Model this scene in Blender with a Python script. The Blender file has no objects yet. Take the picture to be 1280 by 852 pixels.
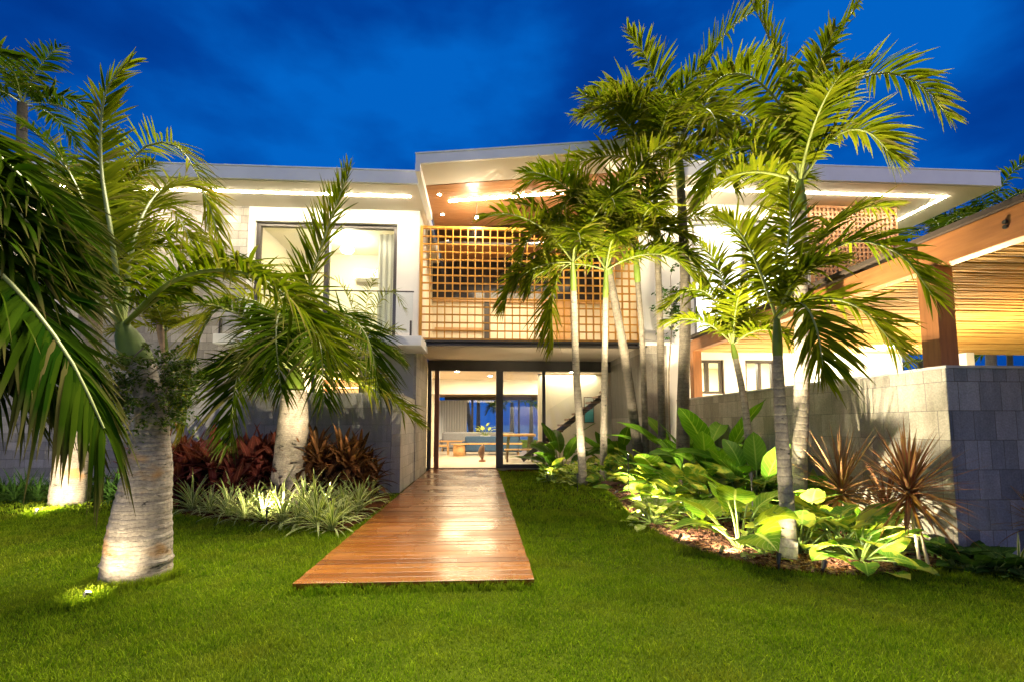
import bpy, math, random
import numpy as np
from mathutils import Vector
R = math.radians
C = bpy.context.scene
COL = C.collection
rng = np.random.default_rng(7)
random.seed(7)

# ------------------------------------------------------------------ camera
F_PX, YAW, TILT, EYE, CX, CY = 600.0, R(3.53), R(4.8), 1.4, 640.0, 480.0
cam = bpy.data.cameras.new('camera')
cam_ob = bpy.data.objects.new('camera', cam)
COL.objects.link(cam_ob)
cam.sensor_width = 36.0
cam.lens = 36.0 * F_PX / 1280.0
cam.shift_y = 54.0 / 1280.0
cam.clip_end = 3000
cam.clip_start = 0.05
cam_ob.location = (0, 0, EYE)
cam_ob.rotation_euler = (math.pi / 2 + TILT, 0, -YAW)
C.camera = cam_ob

# ------------------------------------------------------------------ sky, sun, exposure
SKY_STRENGTH, SUN_STRENGTH, SUN_ELEV, SUN_AZ = 0.105, 4.7, 68.0, 20.0
w = bpy.data.worlds.new('World')
C.world = w
w.use_nodes = True
nt = w.node_tree
nt.nodes.clear()
N = nt.nodes.new
out = N('ShaderNodeOutputWorld')
bg = N('ShaderNodeBackground')
sky = N('ShaderNodeTexSky')
sky.sky_type = 'NISHITA'
sky.sun_disc = False
sky.sun_elevation = R(2.0)
sky.sun_rotation = R(180)
sky.air_density = 1.0
sky.dust_density = 0.0
sky.ozone_density = 6.0
tint = N('ShaderNodeMix'); tint.data_type = 'RGBA'; tint.blend_type = 'MIX'
tint.inputs[0].default_value = 0.93
tint.inputs[7].default_value = (0.0005, 0.36, 1.95, 1)
tc = N('ShaderNodeTexCoord')
mp = N('ShaderNodeMapping'); mp.inputs['Scale'].default_value = (1.0, 1.0, 2.2)
mp.inputs['Location'].default_value = (0.9, 0.2, 0.15)
nz = N('ShaderNodeTexNoise'); nz.inputs['Scale'].default_value = 2.4; nz.inputs['Detail'].default_value = 6; nz.inputs['Roughness'].default_value = 0.5
rp = N('ShaderNodeValToRGB')
rp.color_ramp.elements[0].position = 0.38; rp.color_ramp.elements[0].color = (0.30, 0.24, 0.33, 1)
_e = rp.color_ramp.elements.new(0.50); _e.color = (0.44, 0.40, 0.46, 1)
rp.color_ramp.elements[2].position = 0.66; rp.color_ramp.elements[2].color = (0.95, 0.90, 0.76, 1)
mul = N('ShaderNodeMix'); mul.data_type = 'RGBA'; mul.blend_type = 'MULTIPLY'; mul.inputs[0].default_value = 1.0
nt.links.new(sky.outputs[0], tint.inputs[6])
nt.links.new(tc.outputs['Generated'], mp.inputs[0])
nt.links.new(mp.outputs[0], nz.inputs[0])
nt.links.new(nz.outputs[0], rp.inputs[0])
nt.links.new(tint.outputs[2], mul.inputs[6])
nt.links.new(rp.outputs[0], mul.inputs[7])
# afterglow of the sunset, low in the sky behind the photographer
gs = N('ShaderNodeSeparateXYZ'); nt.links.new(tc.outputs['Generated'], gs.inputs[0])
gr = N('ShaderNodeMapRange'); gr.interpolation_type = 'SMOOTHSTEP'
gr.inputs['From Min'].default_value = 0.15; gr.inputs['From Max'].default_value = -0.9
nt.links.new(gs.outputs[1], gr.inputs['Value'])
glow = N('ShaderNodeMix'); glow.data_type = 'RGBA'; glow.blend_type = 'ADD'
glow.inputs[7].default_value = (1.25, 1.12, 1.15, 1)
nt.links.new(gr.outputs[0], glow.inputs[0]); nt.links.new(mul.outputs[2], glow.inputs[6])
nt.links.new(glow.outputs[2], bg.inputs[0])
bg.inputs[1].default_value = SKY_STRENGTH
nt.links.new(bg.outputs[0], out.inputs[0])

sun = bpy.data.lights.new('dusk_sun', 'SUN')
sun.energy = SUN_STRENGTH
sun.angle = R(40)
sun.color = (1.0, 0.88, 0.62)
sun_ob = bpy.data.objects.new('dusk_sun', sun)
COL.objects.link(sun_ob)
sun_ob.rotation_euler = (R(90 - SUN_ELEV), 0, R(180 - SUN_AZ))

C.view_settings.view_transform = 'Standard'
C.view_settings.look = 'None'
C.view_settings.exposure = 1.9
C.view_settings.gamma = 1.0
C.view_settings.use_curve_mapping = False
cy = C.cycles
cy.use_denoising = True
cy.use_adaptive_sampling = True
cy.adaptive_threshold = 0.02
cy.max_bounces = 6
cy.diffuse_bounces = 3
cy.glossy_bounces = 3
cy.transmission_bounces = 6
cy.transparent_max_bounces = 12
cy.caustics_reflective = False
cy.caustics_refractive = False
cy.sample_clamp_indirect = 4.0

# ------------------------------------------------------------------ pixel -> place (used once, to lay the garden out on its true ground)
_f = np.array([math.sin(YAW) * math.cos(TILT), math.cos(YAW) * math.cos(TILT), math.sin(TILT)])
_r = np.array([math.cos(YAW), -math.sin(YAW), 0.0])
_u = np.cross(_r, _f)
CAM = np.array([0, 0, EYE])
def at(px, py, Y):
    d = _f * F_PX + _r * (px - CX) + _u * (CY - py)
    return CAM + d * (Y / d[1])
def gnd(px, py, z=0.0):
    d = _f * F_PX + _r * (px - CX) + _u * (CY - py)
    return CAM + d * ((z - EYE) / d[2])

def spline(P, n):
    P = np.asarray(P, float)
    if len(P) == 2: return P[0] + (P[1] - P[0]) * np.linspace(0, 1, n)[:, None]
    Q = np.vstack([2 * P[0] - P[1], P, 2 * P[-1] - P[-2]])
    out_ = []
    for tt in np.linspace(0, len(P) - 1, n):
        i = min(int(tt), len(P) - 2); u = tt - i
        a, b_, c, d = Q[i:i + 4]
        out_.append(.5 * ((2 * b_) + (-a + c) * u + (2 * a - 5 * b_ + 4 * c - d) * u * u + (-a + 3 * b_ - 3 * c + d) * u ** 3))
    return np.array(out_)

# ------------------------------------------------------------------ mesh collector
LOC = {}
class M:
    def __init__(s):
        s.V = []; s.F = []; s.U = []; s.n = 0
    def add(s, V, Fc, uv=None, mi=0):
        V = np.asarray(V, float).reshape(-1, 3)
        Fc = np.asarray(Fc, int)
        s.V.append(V); s.F.append((Fc + s.n, mi))
        s.U.append(np.zeros((len(V), 2)) if uv is None else np.asarray(uv, float).reshape(-1, 2))
        s.n += len(V)
        return s
    def box(s, x0, x1, y0, y1, z0, z1, mi=0):
        V = [(x, y, z) for z in (z0, z1) for y in (y0, y1) for x in (x0, x1)]
        s.add(V, [(0, 2, 3, 1), (4, 5, 7, 6), (0, 1, 5, 4), (1, 3, 7, 5), (3, 2, 6, 7), (2, 0, 4, 6)], None, mi)
        return s
    def hexa(s, V, mi=0):       # eight corners, lower four then upper four, x fastest
        return s.add(V, [(0, 2, 3, 1), (4, 5, 7, 6), (0, 1, 5, 4), (1, 3, 7, 5), (3, 2, 6, 7), (2, 0, 4, 6)], None, mi)
    def bar(s, a, b, w, h, mi=0):
        a = np.array(a, float); b = np.array(b, float)
        t = (b - a) / np.linalg.norm(b - a)
        up = np.array([0, 0, 1.0]) if abs(t[2]) < 0.95 else np.array([0, 1.0, 0])
        sd = np.cross(t, up); sd /= np.linalg.norm(sd); up = np.cross(sd, t)
        V = []
        for z in (-h / 2, h / 2):
            for p in (a, b):
                for x in (-w / 2, w / 2):
                    V.append(p + sd * x + up * z)
        return s.hexa(V, mi)
    def grid(s, P, uv=None, mi=0, closed=False):
        P = np.asarray(P, float); r, c = P.shape[:2]
        i = np.arange(r - 1)[:, None]; j = np.arange(c if closed else c - 1)[None, :]
        j2 = (j + 1) % c
        Fc = np.stack([i * c + j, i * c + j2, (i + 1) * c + j2, (i + 1) * c + j], -1).reshape(-1, 4)
        return s.add(P, Fc, uv, mi)
    def tube(s, pts, rad, sides=8, mi=0, cap=True):
        pts = np.asarray(pts, float); n = len(pts)
        rad = np.broadcast_to(np.asarray(rad, float), (n,))
        T = np.gradient(pts, axis=0); T /= np.linalg.norm(T, axis=1)[:, None] + 1e-12
        ref = np.array([0, 0, 1.0]) if abs(T[0][2]) < 0.9 else np.array([1.0, 0, 0])
        A = np.cross(T[0], ref); A /= np.linalg.norm(A)
        ring = []; uv = []; L = 0
        ang = np.linspace(0, 2 * math.pi, sides, endpoint=False)
        for k in range(n):
            A = A - T[k] * (A @ T[k]); A /= np.linalg.norm(A); B = np.cross(T[k], A)
            if k: L += np.linalg.norm(pts[k] - pts[k - 1])
            ring.append(pts[k] + rad[k] * (np.cos(ang)[:, None] * A + np.sin(ang)[:, None] * B))
            uv.append(np.stack([ang / (2 * math.pi), np.full(sides, L)], 1))
        n0 = s.n
        s.grid(ring, np.array(uv), mi, True)
        if cap:
            for k, o in ((0, 1), (n - 1, -1)):
                Fc = np.arange(sides)[::-o][None, :]
                s.add(ring[k], Fc, None, mi)
        return s
    def lathe(s, c, prof, sides=24, mi=0):
        ang = np.linspace(0, 2 * math.pi, sides, endpoint=False)
        P = [[(c[0] + r * math.cos(a), c[1] + r * math.sin(a), c[2] + z) for a in ang] for r, z in prof]
        return s.grid(P, None, mi, True)
    def poly(s, pts, z0, z1, mi=0):
        n = len(pts)
        V = [(p[0], p[1], z0) for p in pts] + [(p[0], p[1], z1) for p in pts]
        s.add(V, [list(range(n, 2 * n))], None, mi)
        s.add(V, [list(range(n))[::-1]], None, mi)
        s.add(V, [(i, (i + 1) % n, n + (i + 1) % n, n + i) for i in range(n)], None, mi)
        return s
    def build(s, name, mats, parent=None, smooth=False, bevel=0.0, kind=None):
        me = bpy.data.meshes.new(name)
        V = np.concatenate(s.V); U = np.concatenate(s.U)
        root = parent
        while root is not None and root.parent is not None: root = root.parent
        if root is not None: V = V - np.array(LOC.get(root.name, (0, 0, 0)))
        lv = np.concatenate([f.ravel() for f, _ in s.F])
        tot = np.concatenate([np.full(len(f), f.shape[1]) for f, _ in s.F])
        mi = np.concatenate([np.full(len(f), m) for f, m in s.F])
        me.vertices.add(len(V)); me.vertices.foreach_set('co', V.ravel().astype(np.float32))
        me.loops.add(len(lv)); me.loops.foreach_set('vertex_index', lv.astype(np.int32))
        me.polygons.add(len(tot))
        me.polygons.foreach_set('loop_start', (np.cumsum(tot) - tot).astype(np.int32))
        me.polygons.foreach_set('loop_total', tot.astype(np.int32))
        uvl = me.uv_layers.new(name='UVMap')
        uvl.data.foreach_set('uv', U[lv].ravel().astype(np.float32))
        for m in (mats if isinstance(mats, (list, tuple)) else [mats]): me.materials.append(m)
        me.polygons.foreach_set('material_index', mi.astype(np.int32))
        me.polygons.foreach_set('use_smooth', np.full(len(tot), bool(smooth)))
        me.update(calc_edges=True); me.validate()
        o = bpy.data.objects.new(name, me)
        COL.objects.link(o)
        if parent is not None: o.parent = parent
        if bevel:
            b = o.modifiers.new('bevel', 'BEVEL'); b.width = bevel; b.segments = 2; b.limit_method = 'ANGLE'
        if kind: o['kind'] = kind
        return o

def tag(o, label, cat, group=None, kind=None):
    if label: o['label'] = label
    if cat: o['category'] = cat
    if group: o['group'] = group
    if kind: o['kind'] = kind
    return o
def thing(name, label, cat, loc=(0, 0, 0), group=None):
    o = bpy.data.objects.new(name, None)
    COL.objects.link(o)
    o.empty_display_size = 0.1
    o.location = tuple(float(v) for v in loc)
    LOC[o.name] = tuple(float(v) for v in loc)
    return tag(o, label, cat, group)
def copy_tree(src, loc, rz=0.0, sc=1.0, label=None):
    c = src.copy(); COL.objects.link(c)
    c.location = tuple(float(v) for v in loc); c.rotation_euler = (0, 0, rz); c.scale = (sc, sc, sc)
    if label: c['label'] = label
    for ch in list(src.children):
        d = ch.copy(); COL.objects.link(d); d.parent = c
        for g in ch.children:
            e = g.copy(); COL.objects.link(e); e.parent = d
    return c

# ------------------------------------------------------------------ materials
def newmat(name):
    m = bpy.data.materials.new(name); m.use_nodes = True
    t = m.node_tree; b = t.nodes['Principled BSDF']
    return m, t, b
def ramp(t, stops, src=None):
    n = t.nodes.new('ShaderNodeValToRGB')
    e = n.color_ramp.elements
    while len(e) < len(stops): e.new(0.5)
    for k, (p, c) in enumerate(stops):
        e[k].position = p; e[k].color = (*c, 1)
    if src is not None: t.links.new(src, n.inputs[0])
    return n
def noise(t, scale, detail=4, src=None, rough=0.55):
    n = t.nodes.new('ShaderNodeTexNoise'); n.inputs['Scale'].default_value = scale
    n.inputs['Detail'].default_value = detail; n.inputs['Roughness'].default_value = rough
    if src is not None: t.links.new(src, n.inputs['Vector'])
    return n
def bumpn(t, b, h, strength=0.3, dist=0.02):
    n = t.nodes.new('ShaderNodeBump'); n.inputs['Strength'].default_value = strength; n.inputs['Distance'].default_value = dist
    t.links.new(h, n.inputs['Height']); t.links.new(n.outputs[0], b.inputs['Normal'])
    return n
def coords(t, kind='Object', scale=(1, 1, 1)):
    c = t.nodes.new('ShaderNodeTexCoord')
    m = t.nodes.new('ShaderNodeMapping'); m.inputs['Scale'].default_value = scale
    t.links.new(c.outputs[kind], m.inputs[0])
    return m.outputs[0]
def worldpos(t, scale=(1, 1, 1)):
    g = t.nodes.new('ShaderNodeNewGeometry')
    m = t.nodes.new('ShaderNodeMapping'); m.inputs['Scale'].default_value = scale
    t.links.new(g.outputs['Position'], m.inputs[0])
    return m.outputs[0]
def mixc(t, a, b, fac, mode='MIX'):
    n = t.nodes.new('ShaderNodeMix'); n.data_type = 'RGBA'; n.blend_type = mode
    for s, v in ((0, fac), (6, a), (7, b)):
        if hasattr(v, 'is_linked') or hasattr(v, 'links'): t.links.new(v, n.inputs[s])
        else: n.inputs[s].default_value = v if s == 0 else (*v, 1)
    return n.outputs[2]
def math_(t, op, a, b=None):
    n = t.nodes.new('ShaderNodeMath'); n.operation = op
    for i, v in enumerate((a, b)):
        if v is None: continue
        if hasattr(v, 'links'): t.links.new(v, n.inputs[i])
        else: n.inputs[i].default_value = v
    return n.outputs[0]
def plain(name, c, rough=0.6, var=0.12, scale=6, bump=0.0, bscale=60, metal=0.0):
    m, t, b = newmat(name)
    p = worldpos(t)
    n = noise(t, scale, 5, p)
    lo = tuple(v * (1 - var) for v in c); hi = tuple(min(1, v * (1 + var)) for v in c)
    r = ramp(t, [(0.3, lo), (0.7, hi)], n.outputs[0])
    t.links.new(r.outputs[0], b.inputs['Base Color'])
    b.inputs['Roughness'].default_value = rough; b.inputs['Metallic'].default_value = metal
    if bump:
        bumpn(t, b, noise(t, bscale, 4, p).outputs[0], bump, 0.01)
    return m
def emit(name, c, s):
    m = bpy.data.materials.new(name); m.use_nodes = True
    t = m.node_tree; t.nodes.clear()
    e = t.nodes.new('ShaderNodeEmission'); e.inputs[0].default_value = (*c, 1); e.inputs[1].default_value = s
    o = t.nodes.new('ShaderNodeOutputMaterial'); t.links.new(e.outputs[0], o.inputs[0])
    return m
def wood(name, c1, c2, rough=0.4, axis=(1, 1, 1), bump=0.15):
    m, t, b = newmat(name)
    p = worldpos(t, axis)
    n = noise(t, 3.0, 6, p, 0.65)
    r = ramp(t, [(0.28, c1), (0.72, c2)], n.outputs[0])
    t.links.new(r.outputs[0], b.inputs['Base Color'])
    b.inputs['Roughness'].default_value = rough
    bumpn(t, b, n.outputs[0], bump, 0.01)
    return m
def stone(name, cols, axis, bw=0.55, bh=0.28, mortar=(0.09, 0.085, 0.08), bump=0.5, rough=0.75):
    m, t, b = newmat(name)
    g = t.nodes.new('ShaderNodeNewGeometry')
    sp = t.nodes.new('ShaderNodeSeparateXYZ'); t.links.new(g.outputs['Position'], sp.inputs[0])
    cb = t.nodes.new('ShaderNodeCombineXYZ')
    t.links.new(sp.outputs[0 if axis == 'x' else 1], cb.inputs[0]); t.links.new(sp.outputs[2], cb.inputs[1])
    br = t.nodes.new('ShaderNodeTexBrick')
    t.links.new(cb.outputs[0], br.inputs['Vector'])
    br.inputs['Scale'].default_value = 1.0
    br.inputs['Brick Width'].default_value = bw; br.inputs['Row Height'].default_value = bh
    br.inputs['Mortar Size'].default_value = 0.0035; br.inputs['Mortar Smooth'].default_value = 0.3; br.inputs['Bias'].default_value = 0.0
    br.offset = 0.37; br.squash = 0.62; br.squash_frequency = 3
    br.inputs['Color1'].default_value = (0, 0, 0, 1); br.inputs['Color2'].default_value = (1, 1, 1, 1); br.inputs['Mortar'].default_value = (0.5, 0.5, 0.5, 1)
    n1 = noise(t, 9.0, 6, g.outputs['Position'], 0.65)
    n2 = noise(t, 55.0, 4, g.outputs['Position'], 0.6)
    s = math_(t, 'ADD', math_(t, 'MULTIPLY', br.outputs['Color'], 0.62), math_(t, 'MULTIPLY', n1.outputs[0], 0.42))
    k = len(cols)
    r = ramp(t, [(0.12 + 0.72 * i / (k - 1), c) for i, c in enumerate(cols)], s)
    c2 = mixc(t, r.outputs[0], mortar, br.outputs['Fac'])
    grain = ramp(t, [(0.3, (0.72, 0.72, 0.72)), (0.7, (1.15, 1.15, 1.15))], n2.outputs[0])
    stk = ramp(t, [(0.35, (0.80, 0.80, 0.78)), (0.6, (1.06, 1.06, 1.06))], noise(t, 2.2, 6, worldpos(t, (2.6, 2.6, 0.35)), 0.65).outputs[0])
    c2 = mixc(t, c2, stk.outputs[0], 1.0, 'MULTIPLY')
    t.links.new(mixc(t, c2, grain.outputs[0], 1.0, 'MULTIPLY'), b.inputs['Base Color'])
    h = math_(t, 'ADD', math_(t, 'MULTIPLY', br.outputs['Fac'], -0.8), math_(t, 'ADD', math_(t, 'MULTIPLY', n2.outputs[0], 0.25), math_(t, 'MULTIPLY', br.outputs['Color'], 0.45)))
    bumpn(t, b, h, bump * 1.4, 0.02)
    b.inputs['Roughness'].default_value = rough
    return m
def leafmat(name, lo, hi, vein=None, rough=0.4, trans=0.35, patch=None, patch_scale=9, tipc=None, stripes=None, spec=0.03, dry=None):
    """a leaf: colour varies from plant to plant and along the leaf, light passes through"""
    m, t, b = newmat(name)
    oi = t.nodes.new('ShaderNodeObjectInfo'); isl = t.nodes.new('ShaderNodeNewGeometry')
    p = worldpos(t)
    n = noise(t, 3.5, 3, p)
    s = math_(t, 'ADD', math_(t, 'MULTIPLY', n.outputs[0], 0.75), math_(t, 'ADD', math_(t, 'MULTIPLY', oi.outputs['Random'], 0.22), math_(t, 'SUBTRACT', math_(t, 'MULTIPLY', isl.outputs['Random Per Island'], 0.46), 0.19)))
    col = ramp(t, [(0.25, lo), (0.8, hi)], s).outputs[0]
    uv = t.nodes.new('ShaderNodeTexCoord')
    sp = t.nodes.new('ShaderNodeSeparateXYZ'); t.links.new(uv.outputs['UV'], sp.inputs[0])
    du = math_(t, 'ABSOLUTE', math_(t, 'SUBTRACT', sp.outputs[0], 0.5))
    if dry is not None:
        f = ramp(t, [(0.47, (0, 0, 0)), (0.72, (0.62, 0.62, 0.62))], noise(t, 1.15, 7, p, 0.62).outputs[0]).outputs[0]
        col = mixc(t, col, dry, f)
        f = ramp(t, [(0.50, (0, 0, 0)), (0.70, (0.55, 0.55, 0.55))], noise(t, 0.8, 6, worldpos(t, (1.3, 1, 1)), 0.6).outputs[0]).outputs[0]
        col = mixc(t, col, tuple(v * .55 for v in lo), f)
    if patch is not None:
        n3 = noise(t, patch_scale, 4, p, 0.6)
        f = ramp(t, [(0.47, (0, 0, 0)), (0.56, (1, 1, 1))], n3.outputs[0]).outputs[0]
        col = mixc(t, col, patch, f)
    if stripes is not None:
        f = ramp(t, [(0.27, (0, 0, 0)), (0.33, (1, 1, 1))], du).outputs[0]
        col = mixc(t, col, stripes, f)
    if vein is not None:
        f = ramp(t, [(0.015, (1, 1, 1)), (0.05, (0, 0, 0))], du).outputs[0]
        wv = math_(t, 'PINGPONG', math_(t, 'ADD', math_(t, 'MULTIPLY', sp.outputs[1], 9.0), math_(t, 'MULTIPLY', du, -4.5)), 0.5)
        f2 = ramp(t, [(0.02, (0.55, 0.55, 0.55)), (0.09, (0, 0, 0))], wv).outputs[0]
        col = mixc(t, col, vein, mixc(t, f, f2, 1.0, 'LIGHTEN'))
    if tipc is not None:
        f = ramp(t, [(0.68, (0, 0, 0)), (1.0, (0.85, 0.85, 0.85))], sp.outputs[1]).outputs[0]
        col = mixc(t, col, tipc, f)
        old = ramp(t, [(0.935, (0, 0, 0)), (0.975, (0.75, 0.75, 0.75))], isl.outputs['Random Per Island']).outputs[0]
        col = mixc(t, col, tuple(1.1 * v for v in tipc), old)
    t.links.new(col, b.inputs['Base Color'])
    b.inputs['Roughness'].default_value = rough + .15; b.inputs['Specular IOR Level'].default_value = spec
    tr = t.nodes.new('ShaderNodeBsdfTranslucent')
    t.links.new(mixc(t, col, (1.15, 1.25, 0.45), 1.0, 'MULTIPLY'), tr.inputs[0])
    mx = t.nodes.new('ShaderNodeMixShader'); mx.inputs[0].default_value = trans
    if spec == 0:
        df = t.nodes.new('ShaderNodeBsdfDiffuse'); t.links.new(col, df.inputs[0]); t.links.new(df.outputs[0], mx.inputs[1])
    else: t.links.new(b.outputs[0], mx.inputs[1])
    t.links.new(tr.outputs[0], mx.inputs[2])
    t.links.new(mx.outputs[0], t.nodes['Material Output'].inputs[0])
    return m
def glass(name, tintc=(0.93, 0.96, 0.96), refl=0.9):
    m = bpy.data.materials.new(name); m.use_nodes = True
    t = m.node_tree; t.nodes.clear()
    a = t.nodes.new('ShaderNodeBsdfTransparent'); a.inputs[0].default_value = (*tintc, 1)
    g = t.nodes.new('ShaderNodeBsdfGlossy'); g.inputs['Roughness'].default_value = 0.02
    fr = t.nodes.new('ShaderNodeFresnel'); fr.inputs[0].default_value = 1.45
    x = t.nodes.new('ShaderNodeMixShader'); o = t.nodes.new('ShaderNodeOutputMaterial')
    t.links.new(math_(t, 'MULTIPLY', fr.outputs[0], refl), x.inputs[0]); t.links.new(a.outputs[0], x.inputs[1]); t.links.new(g.outputs[0], x.inputs[2]); t.links.new(x.outputs[0], o.inputs[0])
    return m
def trunkmat(name, lo, hi, ring=16.0, dark=(0.03, 0.028, 0.024), stain=None, dark_amt=0.62):
    m, t, b = newmat(name)
    uv = t.nodes.new('ShaderNodeTexCoord')
    sp = t.nodes.new('ShaderNodeSeparateXYZ'); t.links.new(uv.outputs['UV'], sp.inputs[0])
    p = worldpos(t)
    n = noise(t, 7, 6, p, 0.68); n2 = noise(t, 40, 5, p, 0.65); n4 = noise(t, 4.2, 6, worldpos(t, (1, 1, 2.4)), 0.72)
    v = math_(t, 'ADD', math_(t, 'MULTIPLY', sp.outputs[1], ring), math_(t, 'MULTIPLY', n.outputs[0], 3.0 if ring > 20 else 0.9))
    fr = math_(t, 'FRACT', v)
    rg = ramp(t, [(0.0, (0.0, 0.0, 0.0)), (0.08, (0.25, 0.25, 0.25)), (0.2, (1, 1, 1)), (0.85, (0.82, 0.82, 0.82)), (1.0, (0.3, 0.3, 0.3))], fr).outputs[0]
    base = ramp(t, [(0.3, lo), (0.7, hi)], n.outputs[0]).outputs[0]
    c = mixc(t, dark, base, math_(t, 'ADD', math_(t, 'MULTIPLY', rg, 0.35), 0.65))
    fine = ramp(t, [(0.3, (0.65, 0.65, 0.65)), (0.65, (1.12, 1.12, 1.12))], n2.outputs[0]).outputs[0]
    c = mixc(t, c, fine, 1.0, 'MULTIPLY')
    sc = ramp(t, [(dark_amt, (0, 0, 0)), (dark_amt + 0.05, (1, 1, 1))], n4.outputs[0]).outputs[0]
    c = mixc(t, c, dark, sc)
    if stain is not None:
        n5 = noise(t, 1.7, 3, worldpos(t, (1, 1, 1.5)))
        sf = ramp(t, [(0.60, (0, 0, 0)), (0.70, (0.75, 0.75, 0.75))], n5.outputs[0]).outputs[0]
        c = mixc(t, c, stain, sf)
    t.links.new(c, b.inputs['Base Color'])
    h = math_(t, 'ADD', math_(t, 'MULTIPLY', rg, 0.6), math_(t, 'MULTIPLY', n2.outputs[0], 0.5))
    bumpn(t, b, h, 0.55, 0.012)
    b.inputs['Roughness'].default_value = 0.85
    return m

MT = {}
MT['plaster'] = plain('white_plaster', (0.72, 0.70, 0.66), 0.7, 0.05, 1.2, 0.08, 90)
MT['plaster_grey'] = plain('grey_plaster', (0.36, 0.36, 0.37), 0.75, 0.08, 2.0, 0.1, 70)
MT['soffit'] = plain('soffit_paint', (0.60, 0.55, 0.47), 0.7, 0.04, 1.0)
MT['fascia'] = plain('grey_fascia', (0.78, 0.78, 0.78), 0.5, 0.06, 1.4)
MT['roof_top'] = plain('roof_membrane', (0.30, 0.30, 0.31), 0.8)
MT['frame'] = plain('bronze_frame', (0.045, 0.038, 0.034), 0.4, 0.1, 5)
MT['frame_grey'] = plain('grey_window_frame', (0.22, 0.21, 0.20), 0.4, 0.08, 5)
MT['steel'] = plain('dark_steel', (0.035, 0.030, 0.028), 0.5, 0.15, 4)
MT['glass'] = glass('clear_glass')
MT['glass_dark'] = glass('smoked_glass', (0.16, 0.17, 0.19), 1.0)
MT['lattice'] = wood('golden_lattice_wood', (0.36, 0.165, 0.012), (0.54, 0.27, 0.024), 0.5, (3, 3, 1), 0.1)
MT['screen'] = wood('brown_screen_wood', (0.20, 0.085, 0.025), (0.32, 0.15, 0.05), 0.5, (3, 3, 1), 0.1)
MT['post'] = wood('reddish_post_wood', (0.15, 0.055, 0.022), (0.26, 0.10, 0.04), 0.45, (8, 8, 0.7), 0.2)
MT['beam'] = wood('pergola_beam_wood', (0.22, 0.085, 0.028), (0.36, 0.15, 0.05), 0.5, (5, 0.5, 5), 0.25)
MT['pergola_post'] = wood('pergola_post_wood', (0.22, 0.085, 0.028), (0.36, 0.15, 0.05), 0.5, (6, 6, 0.6), 0.25)
MT['reed'] = wood('reed_rods', (0.44, 0.24, 0.07), (0.64, 0.40, 0.14), 0.6, (0.8, 9, 9), 0.1)
MT['reed_back'] = plain('dark_roof_sheet', (0.05, 0.035, 0.025), 0.8)
MT['stone_x'] = stone('shaded_cladding_front', [(0.09, 0.105, 0.135), (0.17, 0.19, 0.235), (0.28, 0.30, 0.35)], 'x', 0.24, 0.31)  # wall stone made dark and bluish: the front's shade is in the colour
MT['stone_y'] = stone('lit_cladding_side', [(0.20, 0.185, 0.15), (0.29, 0.265, 0.215), (0.39, 0.36, 0.295)], 'y', 0.36, 0.31, (0.12, 0.11, 0.10), 0.35)  # same wall stone, coloured paler and warmer as if lamplit
MT['stone_pale'] = stone('pale_block_cladding', [(0.20, 0.185, 0.17), (0.30, 0.28, 0.255), (0.42, 0.39, 0.36)], 'x', 0.42, 0.2, (0.15, 0.14, 0.13), 0.9)
MT['stone_dark'] = stone('dark_cladding', [(0.24, 0.24, 0.25), (0.29, 0.29, 0.30), (0.36, 0.36, 0.37)], 'x', 0.8, 0.35, (0.12, 0.12, 0.12), 0.25)
MT['stone_beige'] = stone('beige_side_cladding', [(0.36, 0.33, 0.29), (0.44, 0.41, 0.36), (0.54, 0.50, 0.44)], 'y', 0.5, 0.24, (0.30, 0.27, 0.23), 0.4)
MT['stone_bx'] = stone('beige_front_cladding', [(0.17, 0.155, 0.135), (0.25, 0.23, 0.20), (0.34, 0.31, 0.27)], 'x', 0.24, 1.6, (0.12, 0.11, 0.10), 0.4)
MT['coping'] = plain('coping_stone', (0.40, 0.40, 0.39), 0.7, 0.1, 8, 0.2)
MT['floor'] = plain('cream_floor', (0.62, 0.56, 0.46), 0.25, 0.05, 1.5)
MT['ceiling'] = plain('beige_ceiling', (0.50, 0.42, 0.34), 0.7, 0.04, 1)
MT['cream'] = plain('cream_wall', (0.72, 0.66, 0.52), 0.7, 0.04, 1)
MT['led'] = emit('led_strip', (1.0, 0.84, 0.58), 80.0)
MT['lamp'] = emit('lamp_glow', (1.0, 0.90, 0.68), 45.0)
MT['lamp_hot'] = emit('spot_lens', (1.0, 0.93, 0.75), 160.0)
MT['white'] = plain('white_enamel', (0.80, 0.80, 0.79), 0.35, 0.02)
m, t, b = newmat('pale_curtain_cloth')
b.inputs['Base Color'].default_value = (0.66, 0.66, 0.64, 1); b.inputs['Roughness'].default_value = 0.9
tr = t.nodes.new('ShaderNodeBsdfTranslucent'); tr.inputs[0].default_value = (0.66, 0.66, 0.64, 1)
mx = t.nodes.new('ShaderNodeMixShader'); mx.inputs[0].default_value = 0.4
t.links.new(b.outputs[0], mx.inputs[1]); t.links.new(tr.outputs[0], mx.inputs[2]); t.links.new(mx.outputs[0], t.nodes['Material Output'].inputs[0])
MT['curtain'] = m
MT['blue_cloth'] = plain('blue_upholstery', (0.03, 0.075, 0.16), 0.85, 0.15, 20)
MT['grey_cloth'] = plain('grey_upholstery', (0.22, 0.24, 0.28), 0.9, 0.1, 20)
MT['furn'] = wood('light_furniture_wood', (0.42, 0.24, 0.10), (0.58, 0.36, 0.17), 0.4, (2, 2, 2), 0.05)
MT['darkwood'] = wood('dark_stair_wood', (0.08, 0.045, 0.028), (0.15, 0.085, 0.05), 0.45, (2, 6, 6), 0.05)
MT['black'] = plain('black_plastic', (0.02, 0.02, 0.02), 0.5)
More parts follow.
